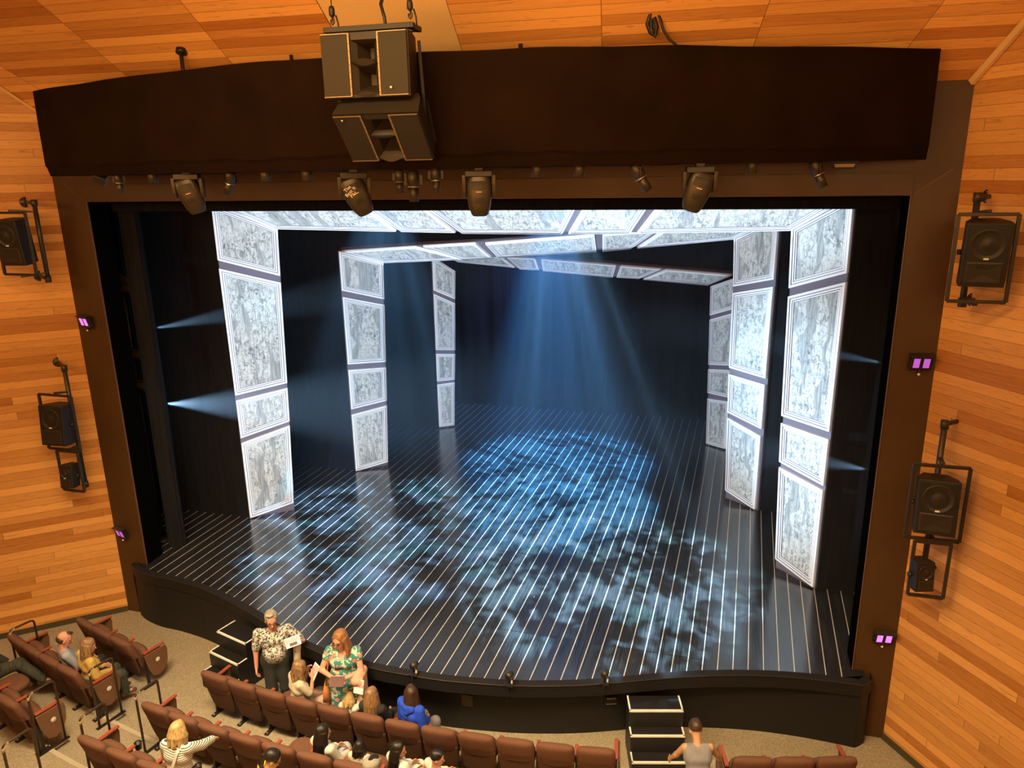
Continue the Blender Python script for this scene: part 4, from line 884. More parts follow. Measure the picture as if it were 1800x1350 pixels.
# ---------------- hoop handrails beside the row ends
def hoop(R, a, z, label, src=[None]):
    if src[0] is None:
        r = thing('handrail', label, 'handrail'); h = 1.0; L = .36; rc = .05
        b = MB(); pts = [(0, -L/2, 0), (0, -L/2, h-rc)]+[(0, -L/2+rc-rc*math.cos(t), h-rc+rc*math.sin(t)) for t in (.5, 1.05, PI/2)]+[(0, L/2-rc+rc*math.sin(t), h-rc+rc*math.cos(t)) for t in (0, .5, 1.05, PI/2)]+[(0, L/2, 0)]
        b.tube(pts, .017, 10); b.build('hoop', 'rail_metal', r)
        b = MB(); b.tube([(0, -L/2, h-.09), (0, -L/2, h-rc), (0, -L/2+.03, h-.012), (0, -L/2+.07, h)], .019, 10); b.build('pale_corner', 'rail_tip', r)  # short pale sleeve over one top corner of the hoop
        b = MB(); b.box((0, 0, .008), (.05, L+.10, .016)); b.build('floor_plate', 'black_metal', r)
        src[0] = r; o = r
    else: o = dup(src[0])
    o.location = (R*math.sin(a), CY-R*math.cos(a), z); o.rotation_euler = (0, 0, a); o['label'] = label; o['group'] = 'black hoop handrails at the row ends'
hoop(20.87, -.3225, F0+.1, 'black hoop handrail at the wall end of the second left row')
hoop(20.80, -.2215, F0+.1, 'black hoop handrail beside the seated person in the yellow jacket')
hoop(20.85, -.1700, F0+.1, 'black hoop handrail at the left end of the second centre row')
hoop(21.57, -.1760, F0+.2, 'black hoop handrail at the left end of the third centre row')
hoop(21.60, -.2265, F0+.2, 'black hoop handrail at the aisle end of the third left row')
hoop(22.37, -.1890, F0+.3, 'black hoop handrail at the bottom edge of the picture in the left aisle')

# ------------------------------------------------------------------ people: smooth implicit bodies turned into one continuous mesh
def sdf_mesh(prims, vox, mi=None):
    """prims: (kind, data..., k, sign). 'c': a,b,ra,rb ; 'e': centre, radii, rot(3x3). Surface nets."""
    lo = np.array([1e9]*3); hi = -lo
    for p in prims:
        if p['s'] < 0: continue
        if p['t'] == 'c':
            r = max(p['ra'], p['rb']); l = np.minimum(p['a'], p['b'])-r; h = np.maximum(p['a'], p['b'])+r
        else:
            r = max(p['r']); l = p['c']-r; h = p['c']+r
        lo = np.minimum(lo, l); hi = np.maximum(hi, h)
    lo -= 3*vox; hi += 3*vox
    n = np.ceil((hi-lo)/vox).astype(int)+1
    D = np.full(n, 0.5, np.float32)
    ax = [lo[i]+vox*np.arange(n[i]) for i in range(3)]
    for p in prims:
        k = p['k']
        if p['t'] == 'c':
            r = max(p['ra'], p['rb']); l = np.minimum(p['a'], p['b'])-r; h = np.maximum(p['a'], p['b'])+r
        else:
            r = max(p['r']); l = p['c']-r; h = p['c']+r
        m = k+2.5*vox
        i0 = np.maximum(0, np.floor((l-m-lo)/vox).astype(int)); i1 = np.minimum(n, np.ceil((h+m-lo)/vox).astype(int)+1)
        if (i1 <= i0).any(): continue
        X, Y, Z = np.meshgrid(ax[0][i0[0]:i1[0]], ax[1][i0[1]:i1[1]], ax[2][i0[2]:i1[2]], indexing='ij')
        P = np.stack([X, Y, Z], -1)
        if p['t'] == 'c':
            ab = p['b']-p['a']; L2 = max(1e-9, float(ab@ab)); t = np.clip(((P-p['a'])@ab)/L2, 0, 1)
            d = np.linalg.norm(P-p['a']-t[..., None]*ab, axis=-1)-(p['ra']+(p['rb']-p['ra'])*t)
        else:
            q = (P-p['c'])@p['R']; rr = np.array(p['r']); k0 = np.linalg.norm(q/rr, axis=-1); k1 = np.linalg.norm(q/(rr*rr), axis=-1)+1e-9
            d = k0*(k0-1)/k1
        S = (slice(i0[0], i1[0]), slice(i0[1], i1[1]), slice(i0[2], i1[2])); C = D[S]
        if p['s'] > 0:
            h_ = np.clip(.5+.5*(C-d)/k, 0, 1); D[S] = C*(1-h_)+d*h_-k*h_*(1-h_)
        else:
            d = -d; h_ = np.clip(.5-.5*(C-d)/k, 0, 1); D[S] = C*(1-h_)+d*h_+k*h_*(1-h_)
    ins = D < 0
    c = [n[i]-1 for i in range(3)]
    s = np.zeros(c, int)
    for dx in (0, 1):
        for dy in (0, 1):
            for dz in (0, 1): s += ins[dx:dx+c[0], dy:dy+c[1], dz:dz+c[2]]
    act = (s > 0) & (s < 8); idx = -np.ones(c, int); A = np.argwhere(act); idx[act] = np.arange(len(A))
    acc = np.zeros((len(A), 3)); cnt = np.zeros(len(A))
    cor = [(a_, b_, c_) for a_ in (0, 1) for b_ in (0, 1) for c_ in (0, 1)]
    for i in range(8):
        for j in range(i+1, 8):
            df = np.array(cor[j])-np.array(cor[i])
            if abs(df).sum() != 1: continue
            v0 = D[A[:, 0]+cor[i][0], A[:, 1]+cor[i][1], A[:, 2]+cor[i][2]]; v1 = D[A[:, 0]+cor[j][0], A[:, 1]+cor[j][1], A[:, 2]+cor[j][2]]
            x = (v0 < 0) != (v1 < 0); t = np.where(x, v0/(v0-v1+1e-12), 0)
            pos = np.array(cor[i])[None]+t[:, None]*df[None]
            acc += np.where(x[:, None], pos, 0); cnt += x
    V = lo+(A+acc/cnt[:, None])*vox
    F = []
    for a in range(3):
        b_, c_ = (a+1) % 3, (a+2) % 3
        s0 = [slice(None)]*3; s1 = [slice(None)]*3; s0[a] = slice(0, -1); s1[a] = slice(1, None)
        x = ins[tuple(s0)] != ins[tuple(s1)]
        E = np.argwhere(x); E = E[(E[:, b_] > 0) & (E[:, c_] > 0) & (E[:, b_] < n[b_]-1) & (E[:, c_] < n[c_]-1)]
        fl = ins[tuple(s0)][E[:, 0], E[:, 1], E[:, 2]]
        def at(db, dc):
            q = E.copy(); q[:, b_] += db; q[:, c_] += dc; return idx[q[:, 0], q[:, 1], q[:, 2]]
        Q = np.stack([at(-1, -1), at(0, -1), at(0, 0), at(-1, 0)], 1); Q[~fl] = Q[~fl][:, ::-1]
        F.append(Q)
    F = np.concatenate(F); F = F[(F >= 0).all(1)]
    return V, F
def A3(v): return np.array(v, float)
def Cc(a, b, ra, rb=None, k=.02, s=1): return dict(t='c', a=A3(a), b=A3(b), ra=ra, rb=ra if rb is None else rb, k=k, s=s)
def El(c, r, R=None, k=.02, s=1): return dict(t='e', c=A3(c), r=tuple(r), R=np.eye(3) if R is None else R, k=k, s=s)
def mesh_sdf(name, prims, mt, parent, vox=.009):
    V, F = sdf_mesh(prims, vox)
    me = bpy.data.meshes.new(name); me.vertices.add(len(V)); me.vertices.foreach_set('co', V.astype(np.float32).ravel())
    me.loops.add(len(F)*4); me.polygons.add(len(F)); me.loops.foreach_set('vertex_index', F.ravel().astype(np.int32))
    me.polygons.foreach_set('loop_start', np.arange(0, len(F)*4, 4, dtype=np.int32))
    try: me.polygons.foreach_set('loop_total', np.full(len(F), 4, dtype=np.int32))
    except Exception: pass
    me.polygons.foreach_set('use_smooth', np.ones(len(F), bool)); me.update(calc_edges=True); me.validate()
    me.materials.append(MT[mt]); return new_obj(name, me, parent)
def rotz(a): c, s = math.cos(a), math.sin(a); return np.array([[c, -s, 0], [s, c, 0], [0, 0, 1]])
def rotx(a): c, s = math.cos(a), math.sin(a); return np.array([[1, 0, 0], [0, c, -s], [0, s, c]])
def roty(a): c, s = math.cos(a), math.sin(a); return np.array([[c, 0, s], [0, 1, 0], [-s, 0, c]])
def ik(a, b, l1, l2, hint):
    a = A3(a); b = A3(b); d = b-a; L = np.linalg.norm(d); L_ = min(L, (l1+l2)*.995); d = d/L; b = a+d*L_
    x = (l1*l1-l2*l2+L_*L_)/(2*L_); h = math.sqrt(max(0, l1*l1-x*x)); hv = A3(hint); hv = hv-d*(hv@d); hv /= np.linalg.norm(hv)+1e-9
    return a+d*x+hv*h, b

def hand_prims(w, dirv, palm, side, curl, S):
    """w wrist, dirv direction of the hand, palm palm normal, side -1/+1 (thumb side vector = cross)"""
    d = dirv/np.linalg.norm(dirv); pn = palm-d*(palm@d); pn /= np.linalg.norm(pn)+1e-9; sd = np.cross(d, pn)*side
    P = [Cc(w+sd*.018*S, w+d*.075*S+sd*.028*S, .016*S, .013*S, .012), Cc(w, w+d*.080*S+sd*.008*S, .017*S, .013*S, .012), Cc(w-sd*.014*S, w+d*.076*S-sd*.022*S, .016*S, .012*S, .012)]
    for i, (off, L) in enumerate(((.030, .070), (.010, .078), (-.010, .072), (-.029, .056))):
        b0 = w+d*.082*S+sd*off*S; c1, c2 = curl, curl*1.1
        d1 = d*math.cos(c1*.55)+pn*math.sin(c1*.55); d2 = d*math.cos(c1*.55+c2*.7)+pn*math.sin(c1*.55+c2*.7)
        m = b0+d1*L*.5*S; e = m+d2*L*.5*S
        P += [Cc(b0-d*.012*S, m, .0098*S, .0088*S, .004), Cc(m, e, .0088*S, .0070*S, .004)]
    t0 = w+d*.022*S+sd*.026*S; t1 = t0+(d*.55+sd*.75+pn*.25)*.040*S; t2 = t1+(d*.9+sd*.2+pn*.4)*.030*S
    P += [Cc(t0, t1, .0125*S, .0105*S, .006), Cc(t1, t2, .0105*S, .0080*S, .004)]
    return P

def person(label, loc, yaw, H=1.72, seated=False, lean=0.0, side=0.0, head=(0, 0), hands=None, female=False, bulk=1.0, tops=None, bottoms=None, hair=None, skin='skin', shoes='shoe_black', dress=None, group=None, vox=.010, glasses=False, hip=(0, 0, 0), knees=None, parts_legs=True, sleeve='short', feet=None, palmdn=False, elb=None):
    """local frame: facing +y, origin on the floor under the pelvis"""
    S = H/1.75; r = thing('person', label, 'person', loc, (0, 0, yaw), group=group)
    pel = A3((0, 0, .47*S+.0 if seated else .93*S))+A3(hip)
    if seated: pel[2] = .46
    Rt = rotx(-lean) @ roty(side)
    def sp(x, y, z): return pel+Rt @ A3((x*S, y*S, z*S))
    wai, che, nb = sp(0, -.005, .14), sp(0, -.01, .36), sp(0, -.02, .535)
    shw = (.165 if female else .185)*min(bulk, 1.15)
    sh = {-1: sp(-shw, -.02, .465), 1: sp(shw, -.02, .465)}
    Rh = rotz(head[0]) @ rotx(-head[1])
    hc = nb+Rt @ A3((0, .012*S, .04*S))+Rh @ A3((0, .02*S, .105*S))
    B = bulk
    body = []; top = []; bot = []
    g = .012
    tor = lambda e: [Cc(sp(-.075*B, 0, .02), sp(.075*B, 0, .02), (.100*B+.0)*S+e, None, .05), Cc(sp(-.055*B, .01, .16), sp(.055*B, .01, .16), (.092*B)*S+e, None, .06), Cc(sp(-.075*B, -.005, .33), sp(.075*B, -.005, .33), (.100*B)*S+e, None, .06), Cc(sp(-.125, -.02, .44), sp(.125, -.02, .44), .062*S+e, None, .05)]
    body += tor(0); top += tor(g)
    if not female and B > 1.08: body.append(El(sp(0, .07, .13), (.13*S, .10*S, .13*S), None, .05)); top.append(El(sp(0, .07, .13), (.142*S, .112*S, .14*S), None, .05))
    if female:
        for sx in (-1, 1):
            body.append(El(sp(.065*sx, .095, .33), (.058*S, .055*S, .060*S), None, .03)); top.append(El(sp(.065*sx, .095, .33), (.067*S, .064*S, .068*S), None, .04))
    # arms
    hands = hands or {}
    for sx in (-1, 1):
        tgt = hands.get(sx)
        if tgt is None: tgt = (sx*.27*S, .06, pel[2]-.10*S) if not seated else (sx*.11, .26*S, pel[2]+.10)
        hint = (elb or {}).get(sx, (sx*.8, -.6, -.7) if not seated else (sx*.45, -.5, -1))
        el, wr = ik(sh[sx], tgt, .285*S, .255*S, hint)
        body += [Cc(sh[sx], el, .049*S*B**.5, .038*S, .03), Cc(el, wr, .040*S, .026*S, .02)]
        fd = wr-el; fd = fd/np.linalg.norm(fd)
        pm = A3((-sx*.9, .1, -.2)) if not palmdn else A3((0, .2, -1))
        body += hand_prims(wr+fd*.012, fd, pm, sx*(1 if not palmdn else 1), .9, S)
        e = g+.006
        if sleeve == 'short': top.append(Cc(sh[sx], sh[sx]+(el-sh[sx])*.80, .050*S*B**.5+e, .048*S+e, .03))
        elif sleeve == 'cap': top.append(Cc(sh[sx], sh[sx]+(el-sh[sx])*.30, .052*S+e, .055*S+e, .02))
        elif sleeve == 'long':
            top += [Cc(sh[sx], el, .054*S*B**.5+e, .048*S+e, .03), Cc(el, wr-fd*.02, .047*S+e, .034*S+e, .02)]
        elif sleeve == 'none': pass
    # neck, head with face
    S_ = S; S = S*1.09
    body += [Cc(nb-Rt @ A3((0, 0, .05*S)), hc-Rh @ A3((0, .015*S, .06*S)), .058*S*(.88 if female else 1), .052*S*(.88 if female else 1), .03)]
    def hp(x, y, z): return hc+Rh @ A3((x*S_*1.09, y*S_*1.09, z*S_*1.09))
    body += [El(hp(0, -.012, .035), (.076*S, .094*S, .086*S), Rh, .03), El(hp(0, .018, -.022), (.062*S, .072*S, .088*S), Rh, .03), El(hp(0, .055, -.085), (.032*S, .030*S, .026*S), Rh, .025),
             Cc(hp(0, .083, .008), hp(0, .104, -.026), .0085*S, .0135*S, .010), El(hp(0, .082, -.058), (.024*S, .012*S, .010*S), Rh, .008), Cc(hp(-.034, .074, .026), hp(.034, .074, .026), .011*S, None, .014)]
    for sx in (-1, 1):
        body.append(El(hp(.076*sx, -.002, -.008), (.010*S, .022*S, .032*S), Rh, .008)); body.append(El(hp(.030*sx, .092, .004), (.016*S, .010*S, .009*S), Rh, .008, -1))
    # legs
    S = S_
    for sx in (-1, 1):
        hj = pel+A3((sx*.088*S*B**.5, 0, -.02))
        if seated:
            kn = hj+A3((sx*.03, .43*S, -.02)) if knees is None else pel+A3(knees[sx]); an = kn+A3((0, .02, -kn[2]+.09))
            if feet: an = A3(feet[sx])
        else:
            fx = (feet or {}).get(sx, (sx*.11*S, .0)); an = A3((fx[0], fx[1], .085*S)); kn, an = ik(hj, an, .43*S, .42*S, (0, 1, 0))
        body += [Cc(hj, kn, .082*S*B**.4, .055*S, .04), Cc(kn, kn+(an-kn)*.35, .053*S, .055*S, .03), Cc(kn+(an-kn)*.35, an, .055*S, .037*S, .03), Cc(an, an+A3((0, .14*S, -.045*S)), .035*S, .026*S, .03)]
        e = g+.004
        bot += [Cc(hj, kn, .088*S*B**.4+e, .064*S+e, .05), Cc(kn, an+A3((0, 0, .01)), .064*S+e, .050*S+e, .04)]
        mesh_sdf('shoe', [Cc(an+A3((0, -.02, -.030*S)), an+A3((0, .15*S, -.05*S)), .042*S, .036*S, .03), Cc(an+A3((0, -.05*S, -.05*S)), an+A3((0, -.02, 0)), .036*S, .040*S, .03)], shoes, r, .012)
    bot += [Cc(sp(-.08*B, -.005, .0), sp(.08*B, -.005, .0), .108*B*S+g, None, .05), Cc(sp(-.065*B, .0, .08), sp(.065*B, .0, .08), .098*B*S+g, None, .05)]
    mesh_sdf('body', body, skin, r, vox)
    if dress:
        hem = .16 if not seated else .35
        sk = [Cc(sp(-.06, .0, .16), sp(.06, .0, .16), .088*S*B+g, None, .05), Cc(sp(-.09, 0, .02), sp(.09, 0, .02), .115*S*B+g, None, .06)]
        if seated: sk += bot
        else:
            for sx in (-1, 1): sk += [Cc(pel+A3((sx*.085, 0, 0)), A3((sx*.13, .02, hem)), .11*S*B+g, .155*S, .08)]
            sk += [Cc(pel, A3((0, .05, hem)), .11*S*B, .15*S, .08), El(A3((0, 0, hem-.17)), (.6, .6, .17), None, .01, -1)]
            for k in range(9):
                a_ = PI*(.05+.9*k/8); sk.append(Cc(pel+A3((.17*math.cos(a_), .12*math.sin(a_)+.0, -.1)), A3((.25*math.cos(a_), .17*math.sin(a_)+.02, hem)), .012, .03, .03))
        neckcut = [El(sp(0, .10, .50), (.055*S, .10*S, .115*S), None, .008, -1)]
        mesh_sdf('dress', top+sk+neckcut+[El(sp(0, -.02, .60), (.075*S, .075*S, .075*S), None, .01, -1)], dress, r, vox)
    else:
        if tops: mesh_sdf('top', top+[El(sp(0, .02, .585), (.070*S, .080*S, .065*S), None, .01, -1)], tops, r, vox)
        if bottoms: mesh_sdf('trousers', bot, bottoms, r, vox)
    S = S_*1.09
    for sx in (-1, 1):
        b = MB(); b.lathe([(0, -.011*S), (.008*S, -.008*S), (.011*S, 0), (.008*S, .008*S), (0, .011*S)], c=tuple(hp(.030*sx, .078, .004)), n=10); e_ = b.build('eye', 'eye_dark', r)
    b = MB(); q = [hp(-.022, .0945, -.058), hp(0, .0965, -.061), hp(.022, .0945, -.058), hp(0, .0965, -.053)]; b.tube([q[0], q[1], q[2]], .0042*S, 6); b.build('mouth', 'lips', r)
    if glasses:
        b = MB()
        for sx in (-1, 1): b.tube([hp(.030*sx+.021*math.cos(t), .102, .002+.016*math.sin(t)) for t in np.linspace(0, 2*PI, 13)], .0026*S, 5); b.bar(hp(.050*sx, .100, .006), hp(.078*sx, .005, .010), .004)
        b.bar(hp(-.010, .104, .004), hp(.010, .104, .004), .004); b.build('glasses', 'black_metal', r)
    if hair:
        kind, hm = hair; Hh = []
        cap = [El(hp(0, -.020, .048), (.086*S, .102*S, .088*S), Rh, .02)]
        if kind == 'bald':
            Hh = [El(hp(0, -.030, .000), (.085*S, .092*S, .062*S), Rh, .02), El(hp(0, .05, .105), (.095*S, .11*S, .075*S), Rh, .012, -1), El(hp(0, .085, -.03), (.075*S, .085*S, .105*S), Rh, .012, -1), El(hp(0, .04, .105), (.04*S, .055*S, .02*S), Rh, .02)]
        elif kind == 'short':
            Hh = cap+[El(hp(0, .096, -.022), (.080*S, .080*S, .108*S), Rh, .010, -1), El(hp(.02, .035, .118), (.055*S, .045*S, .022*S), Rh, .02)]
        else:
            L = {'long': .36, 'verylong': .48, 'bob': .21, 'pony': .06, 'wavy': .36}[kind]
            Hh = cap[:]
            rng = random.Random(int(abs(loc[0])*97))
            down = A3((0, 0, -1)); bk = Rh @ A3((0, -1, 0))
            if kind != 'pony':
                nS = 15
                for i in range(nS):
                    a_ = PI*(-.08+1.16*i/(nS-1))
                    p0 = hp(.078*math.cos(a_), -.012-.082*math.sin(a_), .03); wv = .018*math.sin(i*2.1)
                    out = Rh @ A3((math.cos(a_)*.25, -math.sin(a_)*.18, 0))
                    p1 = p0+down*L*.42*S+out*.10+bk*.012; p2 = p0+down*L*(.92+.12*rng.random())*S+out*.13+bk*(.03+wv)
                    if kind == 'wavy': p1 = p1+A3((wv, wv, 0)); p2 = p2+A3((-wv*1.5, 0, 0))
                    Hh += [Cc(p0, p1, .026*S, .025*S, .010), Cc(p1, p2, .025*S, .012*S, .010)]
            Hh += [El(hp(0, .098, -.030), (.068*S, .078*S, .112*S), Rh, .010, -1)]
            for sx in (-1, 1): Hh.append(Cc(hp(.01*sx, .030, .108), hp(.072*sx, .035, .02), .018*S, .016*S, .02))
            if kind == 'pony':
                q0 = hp(0, -.115, .02)
                Hh += [El(q0, (.030*S, .030*S, .030*S), Rh, .02), Cc(q0, q0+bk*.05+down*.12, .030*S, .034*S, .02), Cc(q0+bk*.05+down*.12, q0+bk*.06+down*.34, .034*S, .012*S, .02)]
        mesh_sdf('hair', Hh, hm, r, vox*.9)
    S = S_
    return r, dict(hp=hp, sp=sp, pel=pel, S=S, Rh=Rh, sh=sh)

# cloth, skin and hair materials
mat('skin', (0.62, 0.33, 0.20), 0.55); mat('skin_pink', (0.68, 0.32, 0.21), 0.5); mat('skin_tan', (0.55, 0.30, 0.16), 0.5)
mat('shoe_black', (0.02, 0.018, 0.016), 0.4); mat('shoe_brown', (0.10, 0.05, 0.025), 0.5); mat('eye_dark', (0.03, 0.02, 0.015), 0.2); mat('lips', (0.45, 0.13, 0.10), 0.5)
def hair_mat(name, c, var=.45): mat(name, c, .42, noise=(16, var, (3.0, 3.0, .45)), bump=.4)
hair_mat('hair_grey', (0.36, 0.30, 0.21)); hair_mat('hair_dark', (0.014, 0.009, 0.006)); hair_mat('hair_brown', (0.060, 0.030, 0.013), .6); hair_mat('hair_light_brown', (0.26, 0.145, 0.06), .6); hair_mat('hair_blonde', (0.50, 0.33, 0.13), .5); hair_mat('hair_auburn', (0.30, 0.13, 0.045), .5)
mat('denim_grey', (0.36, 0.38, 0.42), .85, noise=(20, .15)); mat('cloth_black', (0.022, 0.022, 0.018), .9); mat('cloth_dark_green', (0.045, 0.050, 0.035), .9, noise=(9, .5, (1, 6, 1)))
mat('mustard', (0.62, 0.40, 0.09), .85, noise=(8, .2), bump=.3); mat('bright_yellow', (0.85, 0.62, 0.07), .8, noise=(6, .12)); mat('royal_blue', (0.018, 0.075, 0.62), .85, noise=(7, .35), bump=.5)
mat('cream_knit', (0.66, 0.58, 0.40), .9, noise=(14, .15), bump=.4); mat('white_cloth', (0.68, 0.66, 0.57), .85, noise=(10, .1)); mat('pink_cloth', (0.78, 0.50, 0.40), .9, noise=(9, .15)); mat('light_denim', (0.42, 0.48, 0.58), .85, noise=(20, .15))
mat('grey_cloth', (0.24, 0.23, 0.23), .85, noise=(6, .2)); mat('cap_cloth', (0.33, 0.30, 0.23), .85, noise=(30, .1)); mat('leather_tan', (0.42, 0.17, 0.05), .45, noise=(8, .25)); mat('shawl_pink', (0.64, 0.37, 0.24), .9, noise=(12, .1, (6, 6, .6)), bump=.3)
mat('paper_white', (0.86, 0.83, 0.78), .6); mat('paper_pink', (0.80, 0.50, 0.50), .6); mat('print_red', (0.62, 0.05, 0.12), .6); mat('book_maroon', (0.10, 0.022, 0.018), .5)
def pattern_mat(name, base, layers, scale):
    m = bpy.data.materials.new(name); m.use_nodes = True; t = NT(m.node_tree); bs = t.n['Principled BSDF']; tc = t.N('ShaderNodeTexCoord'); col = base
    for i, (typ, sc, th, c) in enumerate(layers):
        mp = t.N('ShaderNodeMapping', _Vector=tc.outputs['Object'], _Location=(i*3.1, i*1.7, i*.9))
        if typ == 'v':
            n = t.N('ShaderNodeTexVoronoi', _Vector=mp.outputs[0], _Scale=sc); f = t.M('LESS_THAN', n.outputs['Distance'], th)
        else:
            n = t.N('ShaderNodeTexNoise', _Vector=mp.outputs[0], _Scale=sc, _Detail=2.0, _Distortion=1.2); f = t.M('GREATER_THAN', n.outputs[0], th)
        col = t.mix(f, col, c)
    t.l.new(col, bs.inputs['Base Color']); bs.inputs['Roughness'].default_value = .85; MT[name] = m
pattern_mat('shirt_print', (0.62, 0.60, 0.52), [('n', 26, .50, (0.055, 0.055, 0.05)), ('n', 40, .60, (0.60, 0.55, 0.42)), ('v', 16, .14, (0.30, 0.28, 0.22))], 1)
pattern_mat('dress_print', (0.045, 0.22, 0.20), [('n', 9, .56, (0.52, 0.62, 0.50)), ('v', 10, .32, (0.70, 0.24, 0.19)), ('v', 10, .16, (0.85, 0.58, 0.44)), ('n', 15, .62, (0.68, 0.60, 0.30))], 1)
pattern_mat('dotted_cloth', (0.78, 0.76, 0.66), [('v', 42, .17, (0.10, 0.10, 0.10))], 1)
m = bpy.data.materials.new('striped_cloth'); m.use_nodes = True; t = NT(m.node_tree); bs = t.n['Principled BSDF']; tc = t.N('ShaderNodeTexCoord'); sp_ = t.N('ShaderNodeSeparateXYZ', i0=tc.outputs['Object'])
zz = t.M('ADD', sp_.outputs[2], t.M('MULTIPLY', t.M('ABSOLUTE', sp_.outputs[0]), -0.25)); f = t.M('LESS_THAN', t.M('FRACT', t.M('MULTIPLY', zz, 38.0)), .36)
t.l.new(t.mix(f, (0.84, 0.80, 0.68), (0.05, 0.05, 0.045)), bs.inputs['Base Color']); bs.inputs['Roughness'].default_value = .85; MT['striped_cloth'] = m

def booklet(label, loc, rot, w=.15, h=.21, base='paper_white', group='printed programs held by the audience', img=True, fold=0, text=True):
    r = thing('program', label, 'booklet', loc, rot, group=group)
    b = MB(); b.box((0, 0, 0), (w, h, .005)); b.box((0, 0, .0045), (w*.97, h*.98, .003)); b.build('cover', base, r)
    b = MB(); rg = random.Random(3)
    for k in range(6):
        x = -w*.42
        while x < w*.36:
            l_ = rg.uniform(.012, .028); b.box((x+l_/2, h*.36-k*h*.075, .0065), (l_, h*.045, .0008)); x += l_+.008
    if text: b.build('printed_text', 'print_red', r, fix=False)
    if img:
        b = MB(); b.box((0, -h*.24, .0065), (w*.5, h*.30, .0008)); b.build('printed_picture', 'book_maroon', r)
    return r
FL = -HS
def seat_xy(R, a, fwd=0.0): R0 = R-.135-.14-fwd; return (R0*math.sin(a), CY-R0*math.cos(a))

# man standing, patterned shirt
man, J = person('older man with grey hair standing by the stage in a black and white patterned shirt', (-2.235, -1.73, FL), PI+.55, H=1.80, lean=.05, head=(.12, .16), bulk=1.13,
       tops='shirt_print', bottoms='cloth_black', hair=('short', 'hair_grey'), skin='skin_pink', glasses=True, hands={-1: (-.27, .26, 1.34), 1: (.30, .06, .80)}, elb={-1: (-.6, -.7, -.5)}, feet={-1: (-.11, .0), 1: (.11, .03)}, vox=.008)
# woman standing, floral dress
wom, Jw = person('woman with glasses and wavy hair standing in a teal floral dress by the stage', (-.965, -1.91, FL), PI+.25, H=1.80, female=True, lean=.03, head=(-.40, .20), bulk=1.13, dress='dress_print', sleeve='cap',
       hair=('wavy', 'hair_auburn'), skin='skin_pink', glasses=True, hands={-1: (-.07, .28, 1.17), 1: (.10, .27, 1.18)}, elb={-1: (-.9, -.2, -.6), 1: (.9, -.2, -.6)}, vox=.008)
def loc_of(r, v): return r.matrix_basis @ Vector(v)
def world_of(o, v):
    M = Matrix.Translation(o.location) @ o.rotation_euler.to_matrix().to_4x4(); return M @ Vector(v)
booklet('folded program held out in the left hand of the standing man, printed in red', world_of(man, (-.29, .36, 1.42)), (.75, -.1, PI+.55+.2+PI), .22, .15)
# jacket over his arm
r = thing('folded_jacket', 'pale cream garment hanging over the forearm of the standing man', 'garment', world_of(man, (-.31, .20, 1.31)), (0, 0, PI+.55))
mesh_sdf('cloth', [Cc((-.02, 0, -.03), (-.03, .10, -.04), .045, .045, .03), Cc((-.02, .02, -.05), (0, .0, -.42), .05, .055, .04), Cc((-.03, .09, -.05), (-.01, .07, -.34), .045, .05, .04)], 'cream_knit', r, .010)
booklet('dark red booklet held open in both hands by the woman in the floral dress', world_of(wom, (.01, .38, 1.20)), (.5, 0, PI+.25+PI), .20, .15, 'book_maroon', img=False, text=False)
r = thing('shoulder_bag', 'tan leather shoulder bag hanging at the side of the woman in the floral dress', 'bag', world_of(wom, (.27, .02, .80)), (0, 0, PI+.25+.1))
b = MB(); b.loft([superring(.035, .12, 0, 0, z, 4) if i == 0 else superring(w, t_, 0, 0, z, 4) for i, (z, w, t_) in enumerate(((-.12, .035, .12), (-.10, .06, .17), (.02, .055, .165), (.12, .035, .12), (.14, .02, .09)))]); b.build('bag_body', 'leather_tan', r)
b = MB(); b.tube([(0, -.10, .12), (-.03, -.09, .35), (-.07, -.05, .62), (-.10, -.01, .70), (-.08, .05, .62), (-.03, .09, .35), (0, .10, .12)], .009, 6); b.build('strap', 'leather_tan', r)
b = MB(); b.tube([(0, -.17, -.02), (.0, -.18, -.20)], .006, 5); b.build('tassel', 'leather_tan', r)
r = thing('shawl', 'pale pink shawl draped over the left arm of the woman in the floral dress', 'shawl', world_of(wom, (-.27, .17, 1.12)), (0, 0, PI+.25))
pr_ = [Cc((0, -.12, .03), (.04, .12, .02), .075, .065, .04)]
for k in range(7):
    y = -.14+.045*k; pr_ += [Cc((-.02+.01*math.sin(k*2), y, .02), (-.04+.02*math.cos(k*1.7), y*1.25, -.50+.05*math.sin(k*1.3)), .038, .030, .022)]
for k in range(4): pr_ += [Cc((.03, -.06+.05*k, -.35), (.05, -.05+.04*k, -.72+.03*k), .032, .026, .02)]
bpy.data.objects.remove(r); r = mesh_sdf('shawl', pr_, 'shawl_pink', None, .010); r.location = world_of(wom, (-.27, .17, 1.12)); r.rotation_euler = (0, 0, PI+.25); tag(r, 'pale pink shawl draped over the left arm of the woman in the floral dress', 'shawl')

